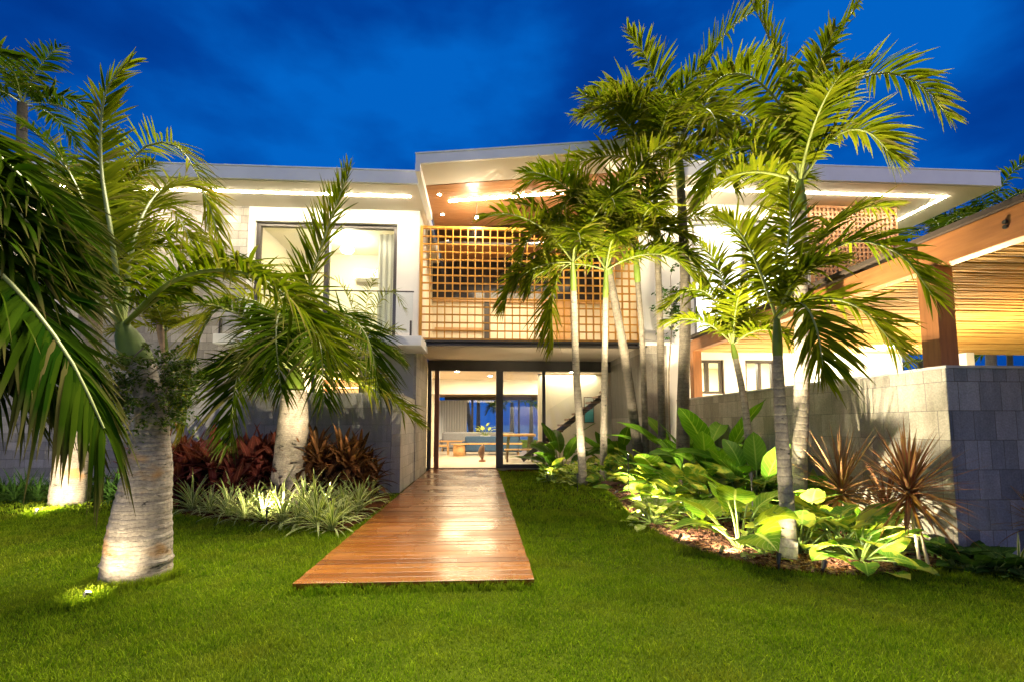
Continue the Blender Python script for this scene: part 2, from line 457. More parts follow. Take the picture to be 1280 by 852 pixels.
MT['palmleaf'] = leafmat('palm_leaflet', (0.055, 0.090, 0.003), (0.185, 0.205, 0.008), None, 0.35, 0.3, tipc=(0.16, 0.13, 0.04), spec=0)
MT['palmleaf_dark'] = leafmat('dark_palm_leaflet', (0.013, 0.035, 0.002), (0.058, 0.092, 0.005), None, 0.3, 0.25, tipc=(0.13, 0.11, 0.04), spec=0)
MT['palmleaf_shaded'] = leafmat('shaded_palm_leaflet', (0.009, 0.030, 0.002), (0.040, 0.070, 0.004), None, 0.3, 0.22, tipc=(0.10, 0.08, 0.03), spec=0)  # leaf colour darkened to stand in for shade on the near fronds
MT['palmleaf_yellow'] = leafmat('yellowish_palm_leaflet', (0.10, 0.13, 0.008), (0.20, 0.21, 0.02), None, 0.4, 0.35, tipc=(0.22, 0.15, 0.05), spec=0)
MT['rachis'] = plain('frond_midrib', (0.20, 0.24, 0.06), 0.45, 0.2, 5)
MT['shaft'] = plain('green_crownshaft', (0.10, 0.155, 0.010), 0.6, 0.25, 6)
MT['spathe'] = plain('dry_brown_sheath', (0.22, 0.15, 0.10), 0.8, 0.3, 10)
MT['trunk_fat'] = trunkmat('pale_swollen_trunk', (0.20, 0.165, 0.13), (0.43, 0.37, 0.30), 27, stain=(0.42, 0.2, 0.04), dark_amt=.60)
MT['trunk'] = trunkmat('ringed_pale_trunk', (0.18, 0.155, 0.12), (0.34, 0.30, 0.24), 11)
MT['trunk_brown'] = trunkmat('ringed_brown_trunk', (0.085, 0.07, 0.052), (0.17, 0.145, 0.11), 12)
MT['taro'] = leafmat('lime_taro_leaf', (0.13, 0.24, 0.012), (0.32, 0.38, 0.022), (0.45, 0.48, 0.14), 0.35, 0.35, patch=(0.09, 0.19, 0.012), patch_scale=4)
MT['pothos'] = leafmat('green_gold_leaf', (0.05, 0.14, 0.014), (0.13, 0.24, 0.03), (0.25, 0.33, 0.08), 0.3, 0.3, patch=(0.36, 0.37, 0.05), patch_scale=6)
MT['paddle'] = leafmat('paddle_leaf', (0.045, 0.13, 0.008), (0.12, 0.25, 0.02), (0.22, 0.33, 0.05), 0.3, 0.35)
MT['dark_leaf'] = leafmat('dark_broad_leaf', (0.018, 0.055, 0.010), (0.05, 0.11, 0.02), (0.08, 0.14, 0.03), 0.28, 0.2)
MT['cordyline'] = leafmat('dark_red_leaf', (0.030, 0.010, 0.009), (0.17, 0.035, 0.028), (0.26, 0.09, 0.07), 0.35, 0.25)
MT['cordyline_b'] = leafmat('bronze_leaf', (0.030, 0.018, 0.009), (0.15, 0.06, 0.024), (0.25, 0.12, 0.05), 0.35, 0.25)
MT['striped'] = leafmat('striped_strap_leaf', (0.10, 0.17, 0.03), (0.20, 0.27, 0.06), None, 0.45, 0.3, stripes=(0.62, 0.62, 0.30), spec=0)
MT['dracaena'] = leafmat('reddish_spike_leaf', (0.10, 0.06, 0.025), (0.28, 0.17, 0.06), None, 0.4, 0.2, stripes=(0.20, 0.06, 0.035))
MT['dracaena_b'] = leafmat('tan_spike_leaf', (0.16, 0.11, 0.045), (0.34, 0.24, 0.10), None, 0.4, 0.2, stripes=(0.22, 0.08, 0.04))
MT['vine'] = leafmat('small_vine_leaf', (0.04, 0.08, 0.015), (0.12, 0.15, 0.03), None, 0.45, 0.25)
MT['bright'] = leafmat('bright_variegated_leaf', (0.22, 0.34, 0.03), (0.42, 0.50, 0.08), (0.5, 0.55, 0.2), 0.4, 0.35, patch=(0.62, 0.62, 0.25), patch_scale=16)
MT['grass'] = leafmat('lawn_blade', (0.042, 0.110, 0.005), (0.200, 0.290, 0.014), None, 0.85, 0.3, tipc=(0.27, 0.34, 0.016), spec=0, dry=(0.23, 0.20, 0.03))
MT['stem'] = plain('grey_brown_stem', (0.26, 0.21, 0.15), 0.8, 0.25, 12, 0.3, 40)
MT['greenstem'] = plain('green_leaf_stalk', (0.14, 0.21, 0.04), 0.45, 0.2, 8)
MT['flower'] = plain('pale_lilac_petals', (0.60, 0.54, 0.62), 0.8, 0.2, 40)
MT['rock'] = plain('reddish_flagstone', (0.30, 0.15, 0.09), 0.8, 0.35, 7, 0.6, 25)

# ------------------------------------------------------------------ ground, lawn, deck
def ground_mat(name, lo, hi, scale, bump):
    m, t, b = newmat(name)
    p = worldpos(t)
    n = noise(t, scale, 6, p, 0.6); n2 = noise(t, 0.6, 3, p)
    c = ramp(t, [(0.3, lo), (0.7, hi)], n.outputs[0]).outputs[0]
    c = mixc(t, c, ramp(t, [(0.35, (0.7, 0.75, 0.7)), (0.65, (1.15, 1.1, 1.0))], n2.outputs[0]).outputs[0], 1.0, 'MULTIPLY')
    t.links.new(c, b.inputs['Base Color']); b.inputs['Roughness'].default_value = 0.95; b.inputs['Specular IOR Level'].default_value = 0.0
    bumpn(t, b, n.outputs[0], bump, 0.03)
    return m
MT['soil'] = ground_mat('lawn_soil', (0.018, 0.030, 0.003), (0.050, 0.072, 0.006), 30, 0.5)
MT['mulchbase'] = ground_mat('mulch_soil', (0.03, 0.013, 0.007), (0.08, 0.033, 0.015), 35, 0.8)
MT['sea'] = plain('evening_sea', (0.02, 0.05, 0.09), 0.15, 0.2, 0.2, 0.2, 1.5)
MT['sand'] = plain('beach_sand', (0.30, 0.25, 0.19), 0.9, 0.15, 1)

M().add([(-300, -60, -0.02), (300, -60, -0.02), (300, 46, -0.02), (-300, 46, -0.02)], [(0, 1, 2, 3)]).build('ground', MT['soil'], kind='structure')
M().add([(-900, 46, -0.3), (900, 46, -0.3), (900, 2500, -0.3), (-900, 2500, -0.3)], [(0, 1, 2, 3)]).build('sea', MT['sea'], kind='structure')
M().add([(-30, -6, 0.0), (30, -6, 0.0), (30, 16, 0.0), (-30, 16, 0.0)], [(0, 1, 2, 3)]).build('lawn', MT['soil'], kind='structure')

DX0, DX1, DY0, DY1, DZ = -1.58, 0.46, 4.25, 14.75, 0.075
m, t, b = newmat('varnished_deck_boards')
g = t.nodes.new('ShaderNodeNewGeometry'); sp = t.nodes.new('ShaderNodeSeparateXYZ'); t.links.new(g.outputs['Position'], sp.inputs[0])
bi = math_(t, 'FLOOR', math_(t, 'DIVIDE', math_(t, 'SUBTRACT', sp.outputs[1], DY0), 0.14))
wn = t.nodes.new('ShaderNodeTexWhiteNoise'); wn.noise_dimensions = '1D'; t.links.new(bi, wn.inputs['W'])
gn = noise(t, 4, 6, worldpos(t, (1.0, 14, 4)), 0.65)
sm = math_(t, 'ADD', math_(t, 'MULTIPLY', wn.outputs[0], 0.5), math_(t, 'MULTIPLY', gn.outputs[0], 0.6))
t.links.new(ramp(t, [(0.2, (0.095, 0.028, 0.004)), (0.55, (0.155, 0.050, 0.007)), (0.9, (0.23, 0.084, 0.013))], sm).outputs[0], b.inputs['Base Color'])
fy = math_(t, 'SUBTRACT', math_(t, 'ABSOLUTE', math_(t, 'SUBTRACT', math_(t, 'MULTIPLY', math_(t, 'FRACT', math_(t, 'DIVIDE', math_(t, 'SUBTRACT', sp.outputs[1], DY0), 0.14)), 0.14), 0.065)), 0.038)
fx = None
for xc in (DX0 + .06, -.57, DX1 - .06):
    d_ = math_(t, 'ABSOLUTE', math_(t, 'SUBTRACT', sp.outputs[0], xc))
    fx = d_ if fx is None else math_(t, 'MINIMUM', fx, d_)
dd = math_(t, 'SQRT', math_(t, 'ADD', math_(t, 'MULTIPLY', fx, fx), math_(t, 'MULTIPLY', fy, fy)))
scr = ramp(t, [(0.005, (1, 1, 1)), (0.007, (0, 0, 0))], dd).outputs[0]
wear = ramp(t, [(0.45, (0, 0, 0)), (0.75, (0.45, 0.45, 0.45))], noise(t, 2.2, 5, worldpos(t)).outputs[0]).outputs[0]
bc = mixc(t, b.inputs['Base Color'].links[0].from_socket, (0.10, 0.042, 0.014), wear)
t.links.new(mixc(t, bc, (0.02, 0.015, 0.012), scr), b.inputs['Base Color'])
pn = noise(t, 1.3, 3, worldpos(t))
t.links.new(ramp(t, [(0.35, (0.16, 0.16, 0.16)), (0.65, (0.34, 0.34, 0.34))], pn.outputs[0]).outputs[0], b.inputs['Roughness'])
bumpn(t, b, gn.outputs[0], 0.12, 0.006)
b.inputs['Specular IOR Level'].default_value = 0.35
MT['deck'] = m
dk = M()
y = DY0; k = 0
while y < DY1 - 0.05:
    e0, e1 = random.uniform(-0.006, 0.006), random.uniform(-0.006, 0.006)
    dz = random.uniform(-0.0025, 0.0025)
    tl = random.uniform(-0.0015, 0.0015)
    x0, x1, y1 = DX0 + e0, DX1 + e1, min(y + 0.130, DY1)
    dk.hexa([(x0, y, 0.045), (x1, y, 0.045), (x0, y1, 0.045), (x1, y1, 0.045),
             (x0, y, DZ + dz), (x1, y, DZ + dz + tl), (x0, y1, DZ + dz), (x1, y1, DZ + dz + tl)])
    y += 0.14
dk.box(DX0 + 0.03, DX0 + 0.09, DY0 + 0.02, DY1, 0.004, 0.044); dk.box(DX1 - 0.09, DX1 - 0.03, DY0 + 0.02, DY1, 0.004, 0.044); dk.box(-0.6, -0.54, DY0 + 0.02, DY1, 0.004, 0.044)
dk.build('boardwalk', MT['deck'], bevel=0.003, kind='structure')

bed_edge = [gnd(*p)[:2] for p in [(646, 586), (700, 592), (742, 602), (772, 624), (790, 648), (815, 664), (850, 683), (900, 699), (960, 713), (1050, 722), (1130, 720), (1178, 711)]]
bed = [tuple(p) for p in bed_edge] + [(4.93, 4.75), (4.93, 13.9), (0.55, 14.5)]
def inside(px, py, poly):
    n = len(poly); c = np.zeros(np.shape(px), bool)
    for i in range(n):
        x0, y0 = poly[i]; x1, y1 = poly[i - 1]
        hit = ((y0 > py) != (y1 > py)) & (px < (x1 - x0) * (py - y0) / (y1 - y0 + 1e-12) + x0)
        c ^= hit
    return c
lbed = [tuple(gnd(*p)[:2]) for p in [(-250, 612), (60, 612), (140, 615), (212, 632), (230, 645), (320, 654), (390, 660), (425, 668), (470, 640)]]
lbed = lbed + [(-1.66, 9.0), (-1.86, 9.9), (-16, 11.6)]
M().poly(bed, -0.01, 0.03).build('mulch_bed', MT['mulchbase'], kind='structure')
M().poly(lbed, -0.01, 0.02).build('hedge_bed', MT['mulchbase'], kind='structure')

def bark(n, poly, x0, x1, y0, y1, z):
    q = M()
    X = rng.uniform(x0, x1, n); Y = rng.uniform(y0, y1, n)
    ok = inside(X, Y, poly); X = X[ok]; Y = Y[ok]; n = len(X)
    a = rng.uniform(0, 6.283, n); l = rng.uniform(0.012, 0.034, n); ww = rng.uniform(0.006, 0.016, n); ti = rng.uniform(-0.35, 0.35, n); zz = z + rng.uniform(0.0, 0.02, n)
    ca, sa = np.cos(a), np.sin(a)
    V = np.zeros((n, 6, 3))
    for k, (u, v, h) in enumerate([(-1, -1, 0), (1, -1, 0), (1, 1, 0), (-1, 1, 0), (-0.9, 0, 0.8), (0.9, 0, 0.8)]):
        V[:, k, 0] = X + ca * u * l - sa * v * ww; V[:, k, 1] = Y + sa * u * l + ca * v * ww
        V[:, k, 2] = zz + h * ww * 0.8 + u * l * ti
    base = np.arange(n)[:, None] * 6
    q.add(V, np.concatenate([base + [0, 1, 5, 4], base + [3, 4, 5, 2]]))
    return q
m, t, b = newmat('bark_chips')
g = t.nodes.new('ShaderNodeNewGeometry')
t.links.new(ramp(t, [(0.0, (0.03, 0.011, 0.006)), (0.45, (0.09, 0.032, 0.014)), (0.8, (0.16, 0.065, 0.028)), (1.0, (0.28, 0.15, 0.08))], g.outputs['Random Per Island']).outputs[0], b.inputs['Base Color'])
b.inputs['Roughness'].default_value = 0.85
MT['bark'] = m
o = bark(42000, bed, 0.5, 5.0, 4.3, 13.0, 0.03).build('bark_mulch', MT['bark'])
tag(o, 'reddish brown bark mulch covering the planting bed beside the lawn', 'mulch', None, 'stuff')

def grass():
    q = M()
    def blades(X, Y, H, W):
        n = len(X)
        a = rng.uniform(0, 6.283, n); b_ = rng.uniform(0, 6.283, n); ln = rng.uniform(0.15, 0.95, n)
        W = W * rng.uniform(0.7, 1.3, n)
        V = np.zeros((n, 5, 3))
        cx, sx = np.cos(a) * W, np.sin(a) * W
        lx, ly = np.cos(b_) * ln * H, np.sin(b_) * ln * H
        V[:, 0] = np.stack([X - cx, Y - sx, np.zeros(n)], 1); V[:, 1] = np.stack([X + cx, Y + sx, np.zeros(n)], 1)
        V[:, 2] = np.stack([X + cx * .7 + lx * .4, Y + sx * .7 + ly * .4, H * .6], 1); V[:, 3] = np.stack([X - cx * .7 + lx * .4, Y - sx * .7 + ly * .4, H * .6], 1)
        V[:, 4] = np.stack([X + lx, Y + ly, H], 1)
        uv = np.tile(np.array([(0, 0), (1, 0), (1, .6), (0, .6), (.5, 1)]), (n, 1, 1))
        base_ = np.arange(n)[:, None] * 5
        n0 = q.n
        q.add(V, base_ + [0, 1, 2, 3], uv)
        q.F.append((base_ + n0 + [3, 2, 4], 0))
    for (x0, x1, y0, y1, n, h, wd) in [(-6.5, 8.5, 1.9, 4.75, 320000, 0.029, 0.0024), (-9, 5.5, 4.75, 8, 150000, 0.037, 0.0038), (-13, 5, 8, 14.6, 80000, 0.05, 0.007)]:
        X = rng.uniform(x0, x1, n); Y = rng.uniform(y0, y1, n)
        ok = ~inside(X, Y, bed) & ~inside(X, Y, lbed) & ~((X > DX0 - 0.01) & (X < DX1 + 0.01) & (Y > DY0 - 0.005)) & ~((Y > 9.95) & (X < -1.5)) & ~((X > 4.88) & (Y > 4.75)) & (np.abs(X - .3) < 1.35 * Y + 1.6)
        ok &= ~((X + 3.16) ** 2 + (Y - 4.72) ** 2 < 0.27 ** 2)
        bare = np.sin(X * 3.1 + 2 * np.sin(Y * 2.3)) * np.sin(Y * 3.7 + 1.9 * np.sin(X * 1.6)) + .5 * np.sin(X * 9 + Y * 7)
        ok &= rng.random(n) < np.clip(1.25 - .45 * bare, .35, 1)
        X, Y = X[ok], Y[ok]; n = len(X)
        d = np.sin(X * 2.1 + 1.3 * np.sin(Y * 1.7)) * np.sin(Y * 2.7 + X)
        d2 = np.sin(X * 7.3 + 2.1 * np.sin(Y * 5.1)) * np.sin(Y * 8.7 + 1.7 * np.sin(X * 6.1))
        H = h * rng.uniform(0.4, 1.3, n) * (1 + 0.25 * d + .35 * d2)
        H = np.where(rng.random(n) < 0.03, H * 1.9, H)
        blades(X, Y, H, wd)
    def fringe(ax, ay, bx, by, n, h, off):      # longer blades where the mower does not reach
        t_ = rng.random(n) + .04 * rng.normal(0, 1, n)
        g_ = np.sin(t_ * 37) * np.sin(t_ * 91 + 1) + rng.normal(0, .5, n)
        dx, dy = bx - ax, by - ay; L = math.hypot(dx, dy)
        o_ = np.abs(rng.normal(0, off, n))
        X = ax + dx * t_ + dy / L * o_; Y = ay + dy * t_ - dx / L * o_
        blades(X, Y, h * rng.uniform(.4, 1, n) * (1 + .5 * np.clip(g_, -.8, 1)), .003)
    fringe(DX0, DY0 - .01, DX1, DY0 - .01, 1900, .08, .03)
    fringe(DX1 + .012, DY0, DX1 + .012, DY1, 5000, .07, .025)
    fringe(DX0 - .012, 8.0, DX0 - .012, DY0, 3000, .07, .025)
    for k in range(len(bed_edge) - 1):
        a_, b2 = bed_edge[k], bed_edge[k + 1]
        fringe(a_[0], a_[1], b2[0], b2[1], int(700 * math.hypot(b2[0] - a_[0], b2[1] - a_[1])), .06, .03)
    for (cx_, cy_, r_, n, h) in [(-3.16, 4.72, .30, 3500, .10), (-3.15, 4.10, .10, 500, .12)] + [(gnd(px, py)[0], gnd(px, py)[1], .12, 500, .11) for px, py in ((106, 752), (45, 644), (60, 640))] + [(gnd(106, 752)[0], gnd(106, 752)[1] - .05, .04, 160, .07)]:
        a = rng.uniform(0, 6.283, n); rr = r_ + np.abs(rng.normal(0, .035, n))
        blades(cx_ + np.cos(a) * rr, cy_ + np.sin(a) * rr, h * rng.uniform(.35, 1, n), np.full(n, .003))
    return q
o = grass().build('grass', MT['grass'])
tag(o, 'short mown green grass blades covering the whole lawn', 'grass', None, 'stuff')

# ------------------------------------------------------------------ light helpers
def spot(name, loc, target, power, size=60, blend=0.6, col=(1.0, 0.86, 0.62), rad=0.03):
    l = bpy.data.lights.new(name, 'SPOT'); l.energy = power; l.spot_size = R(size); l.spot_blend = blend; l.color = col; l.shadow_soft_size = rad
    o = bpy.data.objects.new(name, l); COL.objects.link(o)
    o.location = tuple(float(v) for v in loc)
    d = Vector([float(a - b) for a, b in zip(target, loc)])
    o.rotation_euler = d.to_track_quat('-Z', 'Y').to_euler()
    return o
def point(name, loc, power, col=(1.0, 0.85, 0.6), rad=0.08):
    l = bpy.data.lights.new(name, 'POINT'); l.energy = power; l.color = col; l.shadow_soft_size = rad
    o = bpy.data.objects.new(name, l); COL.objects.link(o); o.location = tuple(float(v) for v in loc)
    return o
def area(name, loc, sx, sy, power, col=(1.0, 0.85, 0.6), rot=(0, 0, 0)):
    l = bpy.data.lights.new(name, 'AREA'); l.shape = 'RECTANGLE'; l.size = sx; l.size_y = sy; l.energy = power; l.color = col
    o = bpy.data.objects.new(name, l); COL.objects.link(o); o.location = loc; o.rotation_euler = rot
    return o

# ------------------------------------------------------------------ the house
house = thing('house', 'two storey white modern house with stone cladding, glass and a golden lattice', 'house', (0, 12, 0))
WY = 12.0
def part(name, q, mat_, parent=None, bevel=0.0, smooth=False):
    return q.build(name, mat_, parent or house, smooth, bevel)

# --- left wing
LS, RS = 6.85, 7.25      # soffit heights
part('stone_wall', M().box(-13, -5.85, WY, WY + 0.3, 0, LS), MT['stone_pale'])
q = M()      # white upper wall round the big window
q.box(-5.85, -5.70, WY, WY + 0.3, 3.42, LS).box(-2.18, -1.62, WY, WY + 0.3, 3.42, LS).box(-5.70, -2.18, WY, WY + 0.3, 6.48, LS)
q.box(-1.92, -1.62, WY + 0.3, WY + 1.6, 3.42, LS)
part('upper_wall', q, MT['plaster'])
q = M()
q.box(-5.85, -4.9, WY + 0.25, WY + 0.5, 0, 3.2).box(-3.05, -1.75, WY + 0.25, WY + 0.5, 0, 3.2).box(-4.9, -3.05, WY + 0.25, WY + 0.5, 0, 1.9).box(-4.9, -3.05, WY + 0.25, WY + 0.5, 2.9, 3.2)
part('lower_wall', q, MT['plaster_grey'])
part('side_wall', M().box(-1.95, -1.68, WY + 0.26, 14.7, 0.0, 3.4), MT['stone_beige'])
part('balcony', M().box(-6.0, -1.40, 10.95, WY + 0.25, 3.2, 3.42), MT['fascia'], bevel=0.01)
rl = part('balcony_railing', M().box(-5.9, -1.62, 11.05, 11.062, 3.5, 4.45), MT['glass'])
q = M()
for x in (-5.9, -4.5, -3.1, -1.66): q.box(x - 0.02, x + 0.02, 11.02, 11.09, 3.42, 3.78)
q.box(-5.92, -1.60, 11.035, 11.077, 4.452, 4.475)
part('railing_clamp', q, MT['frame'], rl)
cm = M(); cm.lathe((-2.02, 12.19, 3.02), [(0.0, -0.05), (0.05, -0.03), (0.055, 0.02), (0.0, 0.03)], 12)
part('security_camera', cm, MT['black'])

def window(name, x0, x1, y, z0, z1, mull, fw, fmat, depth=0.12, pane_mat='glass', horiz=()):
    q = M()
    q.box(x0, x0 + fw, y, y + depth, z0, z1).box(x1 - fw, x1, y, y + depth, z0, z1)
    q.box(x0 + fw, x1 - fw, y, y + depth, z0, z0 + fw).box(x0 + fw, x1 - fw, y, y + depth, z1 - fw, z1)
    for mx in mull: q.box(mx - fw * 0.6, mx + fw * 0.6, y - 0.01, y + depth - 0.002, z0 + fw, z1 - fw)
    for hz in horiz: q.box(x0 + fw, x1 - fw, y + 0.01, y + depth - 0.01, hz - fw * .4, hz + fw * .4)
    w_ = part(name, q, fmat, bevel=0.006)
    part('pane', M().box(x0 + fw, x1 - fw, y + depth * 0.5, y + depth * 0.5 + 0.01, z0 + fw, z1 - fw), MT[pane_mat], w_)
    return w_
window('window', -5.70, -2.18, WY + 0.10, 3.42, 6.48, (-3.95,), 0.10, MT['frame'])
window('window', -4.9, -3.05, WY + 0.28, 1.9, 2.9, (-4.25,), 0.07, MT['frame'])
# rooms behind
def room(x0, x1, y0, y1, z0, z1, wallm, name='room', floorm='floor'):
    q = M()
    q.box(x0 - .1, x1 + .1, y1, y1 + .1, z0, z1, 0).box(x0 - .1, x0, y0, y1, z0, z1, 0).box(x1, x1 + .1, y0, y1, z0, z1, 0)
    q.box(x0 - .1, x1 + .1, y0, y1 + .1, z1, z1 + .1, 0).box(x0 - .1, x1 + .1, y0, y1 + .1, z0 - .1, z0 - 0.002, 1)
    return part(name, q, [wallm, MT[floorm]])
room(-5.84, -1.98, WY + 0.32, 14.7, 3.44, 6.6, MT['cream'], 'bedroom')
room(-4.95, -2.9, WY + 0.52, 14.2, 0.9, 3.05, MT['cream'], 'kitchen')
# kitchen shelf seen through the low window
tag(M().box(-4.5, -3.2, 13.75, 14.15, 2.08, 2.12).box(-4.5, -3.2, 13.75, 14.15, 2.42, 2.46).box(-4.5, -4.46, 13.75, 14.15, 0.9, 2.7).box(-3.24, -3.2, 13.75, 14.15, 0.9, 2.7).box(-4.5, -3.2, 13.75, 14.15, 2.68, 2.72).build('shelf_unit', MT['furn']),
    'light wood shelf unit seen through the small lower window of the left wing', 'shelf')
area('kitchen_light', (-3.9, 13.2, 3.0), 1.2, 0.6, 90)
area('bedroom_light', (-3.9, 13.4, 6.55), 1.4, 0.8, 26, (1.0, 0.82, 0.36))

# --- roofs: slab, fascia, soffit with LED channel
def flat_roof(x0, x1, y0, y1, zs, thick):
    r = part('roof', M().box(x0 + .05, x1 - .05, y0 + 0.05, y1, zs + 0.01, zs + thick - 0.02), MT['roof_top'])
    q = M().box(x0, x1, y0, y0 + 0.05, zs, zs + thick).box(x0, x0 + .05, y0 + .05, y1, zs, zs + thick).box(x1 - .05, x1, y0 + .05, y1, zs, zs + thick)
    q.box(x0 - 0.015, x1 + 0.015, y0 - 0.015, y0 + .07, zs + thick, zs + thick + 0.03)
    part('fascia', q, MT['fascia'], r, 0.006)
    part('soffit', M().box(x0 + .05, x1 - .05, y0 + 0.05, y1, zs - 0.012, zs + 0.008), MT['soffit'], r)
    return r
rl_ = flat_roof(-13.5, -1.46, 10.62, 16.6, LS, 0.29)
rr_ = flat_roof(4.62, 12.75, 10.62, 17.0, RS, 0.36)
part('led_strip', M().box(-13.0, -1.75, 11.20, 11.235, LS - 0.026, LS - 0.013), MT['led'], rl_)
q = M().box(4.9, 11.9, 11.20, 11.235, RS - 0.026, RS - 0.013).box(11.865, 11.9, 11.236, 14.5, RS - 0.026, RS - 0.013)
part('led_strip', q, MT['led'], rr_)
# central mono-pitch roof
def cz(x): return 6.87 + 0.105 * (x + 1.4)
def sloped(q, x0, x1, y0, y1, a, b_, mi=0):
    V = [(x, y_, cz(x) + d) for d in (a, b_) for y_ in (y0, y1) for x in (x0, x1)]
    q.hexa(V, mi); return q
X0, X1 = -1.43, 4.58
rc = part('roof', sloped(M(), X0 + .05, X1, 9.85, 18.0, 0.03, 0.19), MT['roof_top'])
q = sloped(M(), X0, X1, 9.79, 9.845, 0.0, 0.21)
sloped(q, X0, X0 + 0.1, 9.845, 12.2, -0.18, 0.205)
sloped(q, X0 - 0.006, X0 + 0.1, 9.783, 9.842, -0.18, -0.002)
sloped(q, X0 - .012, X1, 9.775, 9.86, 0.211, 0.24)
part('fascia', q, MT['fascia'], rc)
part('soffit', sloped(M(), X0 + .102, X1, 9.85, 10.74, 0.0, 0.026), MT['soffit'], rc)
q = M()
y = 10.745; i = 0
while y < 17.9:
    sloped(q, X0 + .104, X1, y, y + 0.052, -0.012 + random.uniform(-.002, .002), 0.022); y += 0.06
MT['ceilwood'] = wood('slatted_ceiling_wood', (0.24, 0.105, 0.04), (0.38, 0.18, 0.075), 0.4, (0.7, 16.7, 1), 0.1)
part('slat_ceiling', q, MT['ceilwood'], rc)
q = M()
V = [(x, y_, cz(x) + d) for d in (-0.03, -0.014) for y_ in (11.55, 11.585) for x in (-0.85, 4.2)]
q.hexa(V); part('led_strip', q, MT['led'], rc)
for (px, py) in ((549, 248), (553, 272)):
    p = at(px, py, 11.2 if py < 260 else 12.3)
    q = M(); zz = cz(p[0]) - 0.013
    q.lathe((p[0], p[1], zz), [(0.0, -0.006), (0.035, -0.005), (0.045, 0.0)], 16)
    part('downlight', q, MT['lamp'], rc)
    spot('ceiling_spot', (p[0], p[1], zz - 0.05), (p[0], p[1], 0), 25, 90)

# --- middle bay: lattice on a steel beam, smoked clerestory, upper hall behind
lat = part('lattice_screen', (M().box(-1.60, -1.53, 11.96, 12.06, 3.50, 6.44).box(3.98, 4.05, 11.96, 12.06, 3.50, 6.44).box(-1.53, 3.98, 11.96, 12.06, 6.38, 6.44).box(-1.53, 3.98, 11.96, 12.06, 3.50, 3.55)), MT['lattice'])
q = M()
nx, nz_ = 29, 14
for i in range(1, nx):
    x = -1.53 + 5.51 * i / nx
    q.box(x - 0.0125, x + 0.0125, 11.965, 12.055, 3.55, 6.38)
for i in range(1, nz_):
    z = 3.55 + 2.83 * i / nz_
    q.box(-1.53, 3.98, 11.975, 12.045, z - 0.0125, z + 0.0125)
part('lattice_grid', q, MT['lattice'], lat)
part('steel_beam', M().box(-1.66, 4.2, 11.9, 12.1, 3.36, 3.40).box(-1.66, 4.2, 11.985, 12.015, 3.40, 3.46).box(-1.66, 4.2, 11.9, 12.1, 3.46, 3.497), MT['steel'])
part('upper_floor', M().box(-1.66, 4.6, 12.3, 24.5, 3.38, 3.62), MT['ceiling'])
q = M()       # upper hall: back wall, dark upper band, timber panel, mullions
q.box(-1.95, 4.6, 16.0, 16.1, 3.62, 5.55, 0).box(-1.95, 4.6, 16.0, 16.1, 5.55, 7.6, 1)
q.box(0.05, 0.22, 15.9, 15.99, 3.62, 6.4, 2).box(2.2, 2.95, 15.88, 15.99, 3.62, 5.5, 3).box(-1.66, 4.6, 15.85, 15.99, 5.5, 5.62, 3)
q.box(-1.6, 0.0, 15.9, 15.99, 4.5, 4.62, 3)
MT['hall_dark'] = plain('dark_upper_glazing', (0.03, 0.028, 0.03), 0.15, 0.1)
part('hall_wall', q, [MT['cream'], MT['hall_dark'], MT['steel'], MT['furn']])
for (a, b_, c_) in ((4.25, 4.4, 12.3), (-1.93, -1.70, 13.602)): part('hall_side_wall', M().box(a, b_, c_, 16, 3.62, 7.3 if a > 0 else 6.84), MT['cream'])
cl = part('clerestory', (M().add([(-1.55, 13.2, 6.50), (4.2, 13.2, 6.50), (4.2, 13.2, 7.40), (-1.55, 13.2, 6.82)], [(0, 1, 2, 3)])), MT['glass_dark'])
part('clerestory_sill', M().box(-1.55, 4.2, 13.15, 13.26, 6.44, 6.50), MT['frame'], cl)
hl = part('hall_lamp', M().lathe((-0.17, 11.78, 6.60), [(0.0, -0.04), (0.03, -0.03), (0.04, 0.0), (0.03, 0.03), (0.0, 0.04)], 16), MT['lamp'])
part('lamp_cord', M().tube([(-0.17, 11.78, 6.67), (-0.17, 11.78, cz(-0.17) - 0.01)], 0.006, 6), MT['black'], hl)
point('hall_light', (-0.17, 11.7, 6.40), 22)
area('hall_fill_lamp', (1.2, 14.2, 6.2), 3.0, 1.2, 48, (1.0, 0.74, 0.42))

# --- entry: steel framed glass, timber post, living room
EY = 14.8
ent = part('entry_frame', M().box(0.42, 0.64, EY, EY + 0.14, 0.08, 3.36).box(-1.68, 4.66, EY - 0.02, EY + 0.16, 3.06, 3.37).box(0.64, 4.5, EY + 0.02, EY + 0.12, 0.08, 0.20).box(1.86, 1.96, EY + 0.02, EY + 0.12, 0.2, 3.06).box(2.98, 3.06, EY + 0.02, EY + 0.12, 0.2, 3.06).box(4.42, 4.66, EY, EY + 0.14, 0.0, 3.06).box(-1.68, -1.56, EY, EY + 0.14, 0.0, 3.06), MT['steel'], bevel=0.006)
part('pane', M().box(0.64, 1.86, EY + 0.06, EY + 0.07, 0.2, 3.06).box(1.96, 2.98, EY + 0.06, EY + 0.07, 0.2, 3.06).box(3.06, 4.42, EY + 0.06, EY + 0.07, 0.2, 3.06), MT['glass'], ent)
part('timber_post', M().box(-1.46, -1.32, EY - 0.06, EY + 0.08, 0.075, 3.05), MT['post'], bevel=0.01)
part('threshold', M().box(-1.3, 0.42, EY - 0.04, EY + 0.2, 0.03, 0.10), MT['darkwood'])
part('living_floor', M().box(-6, 9, EY + 0.2, 27, 0.0, 0.09), MT['floor'])
part('living_ceiling', M().box(-6, 9, EY + 0.17, 20.0, 3.28, 3.36), MT['ceiling'])
part('bulkhead', M().box(-6, 9, 20.0, 20.4, 2.68, 3.36), MT['plaster'])
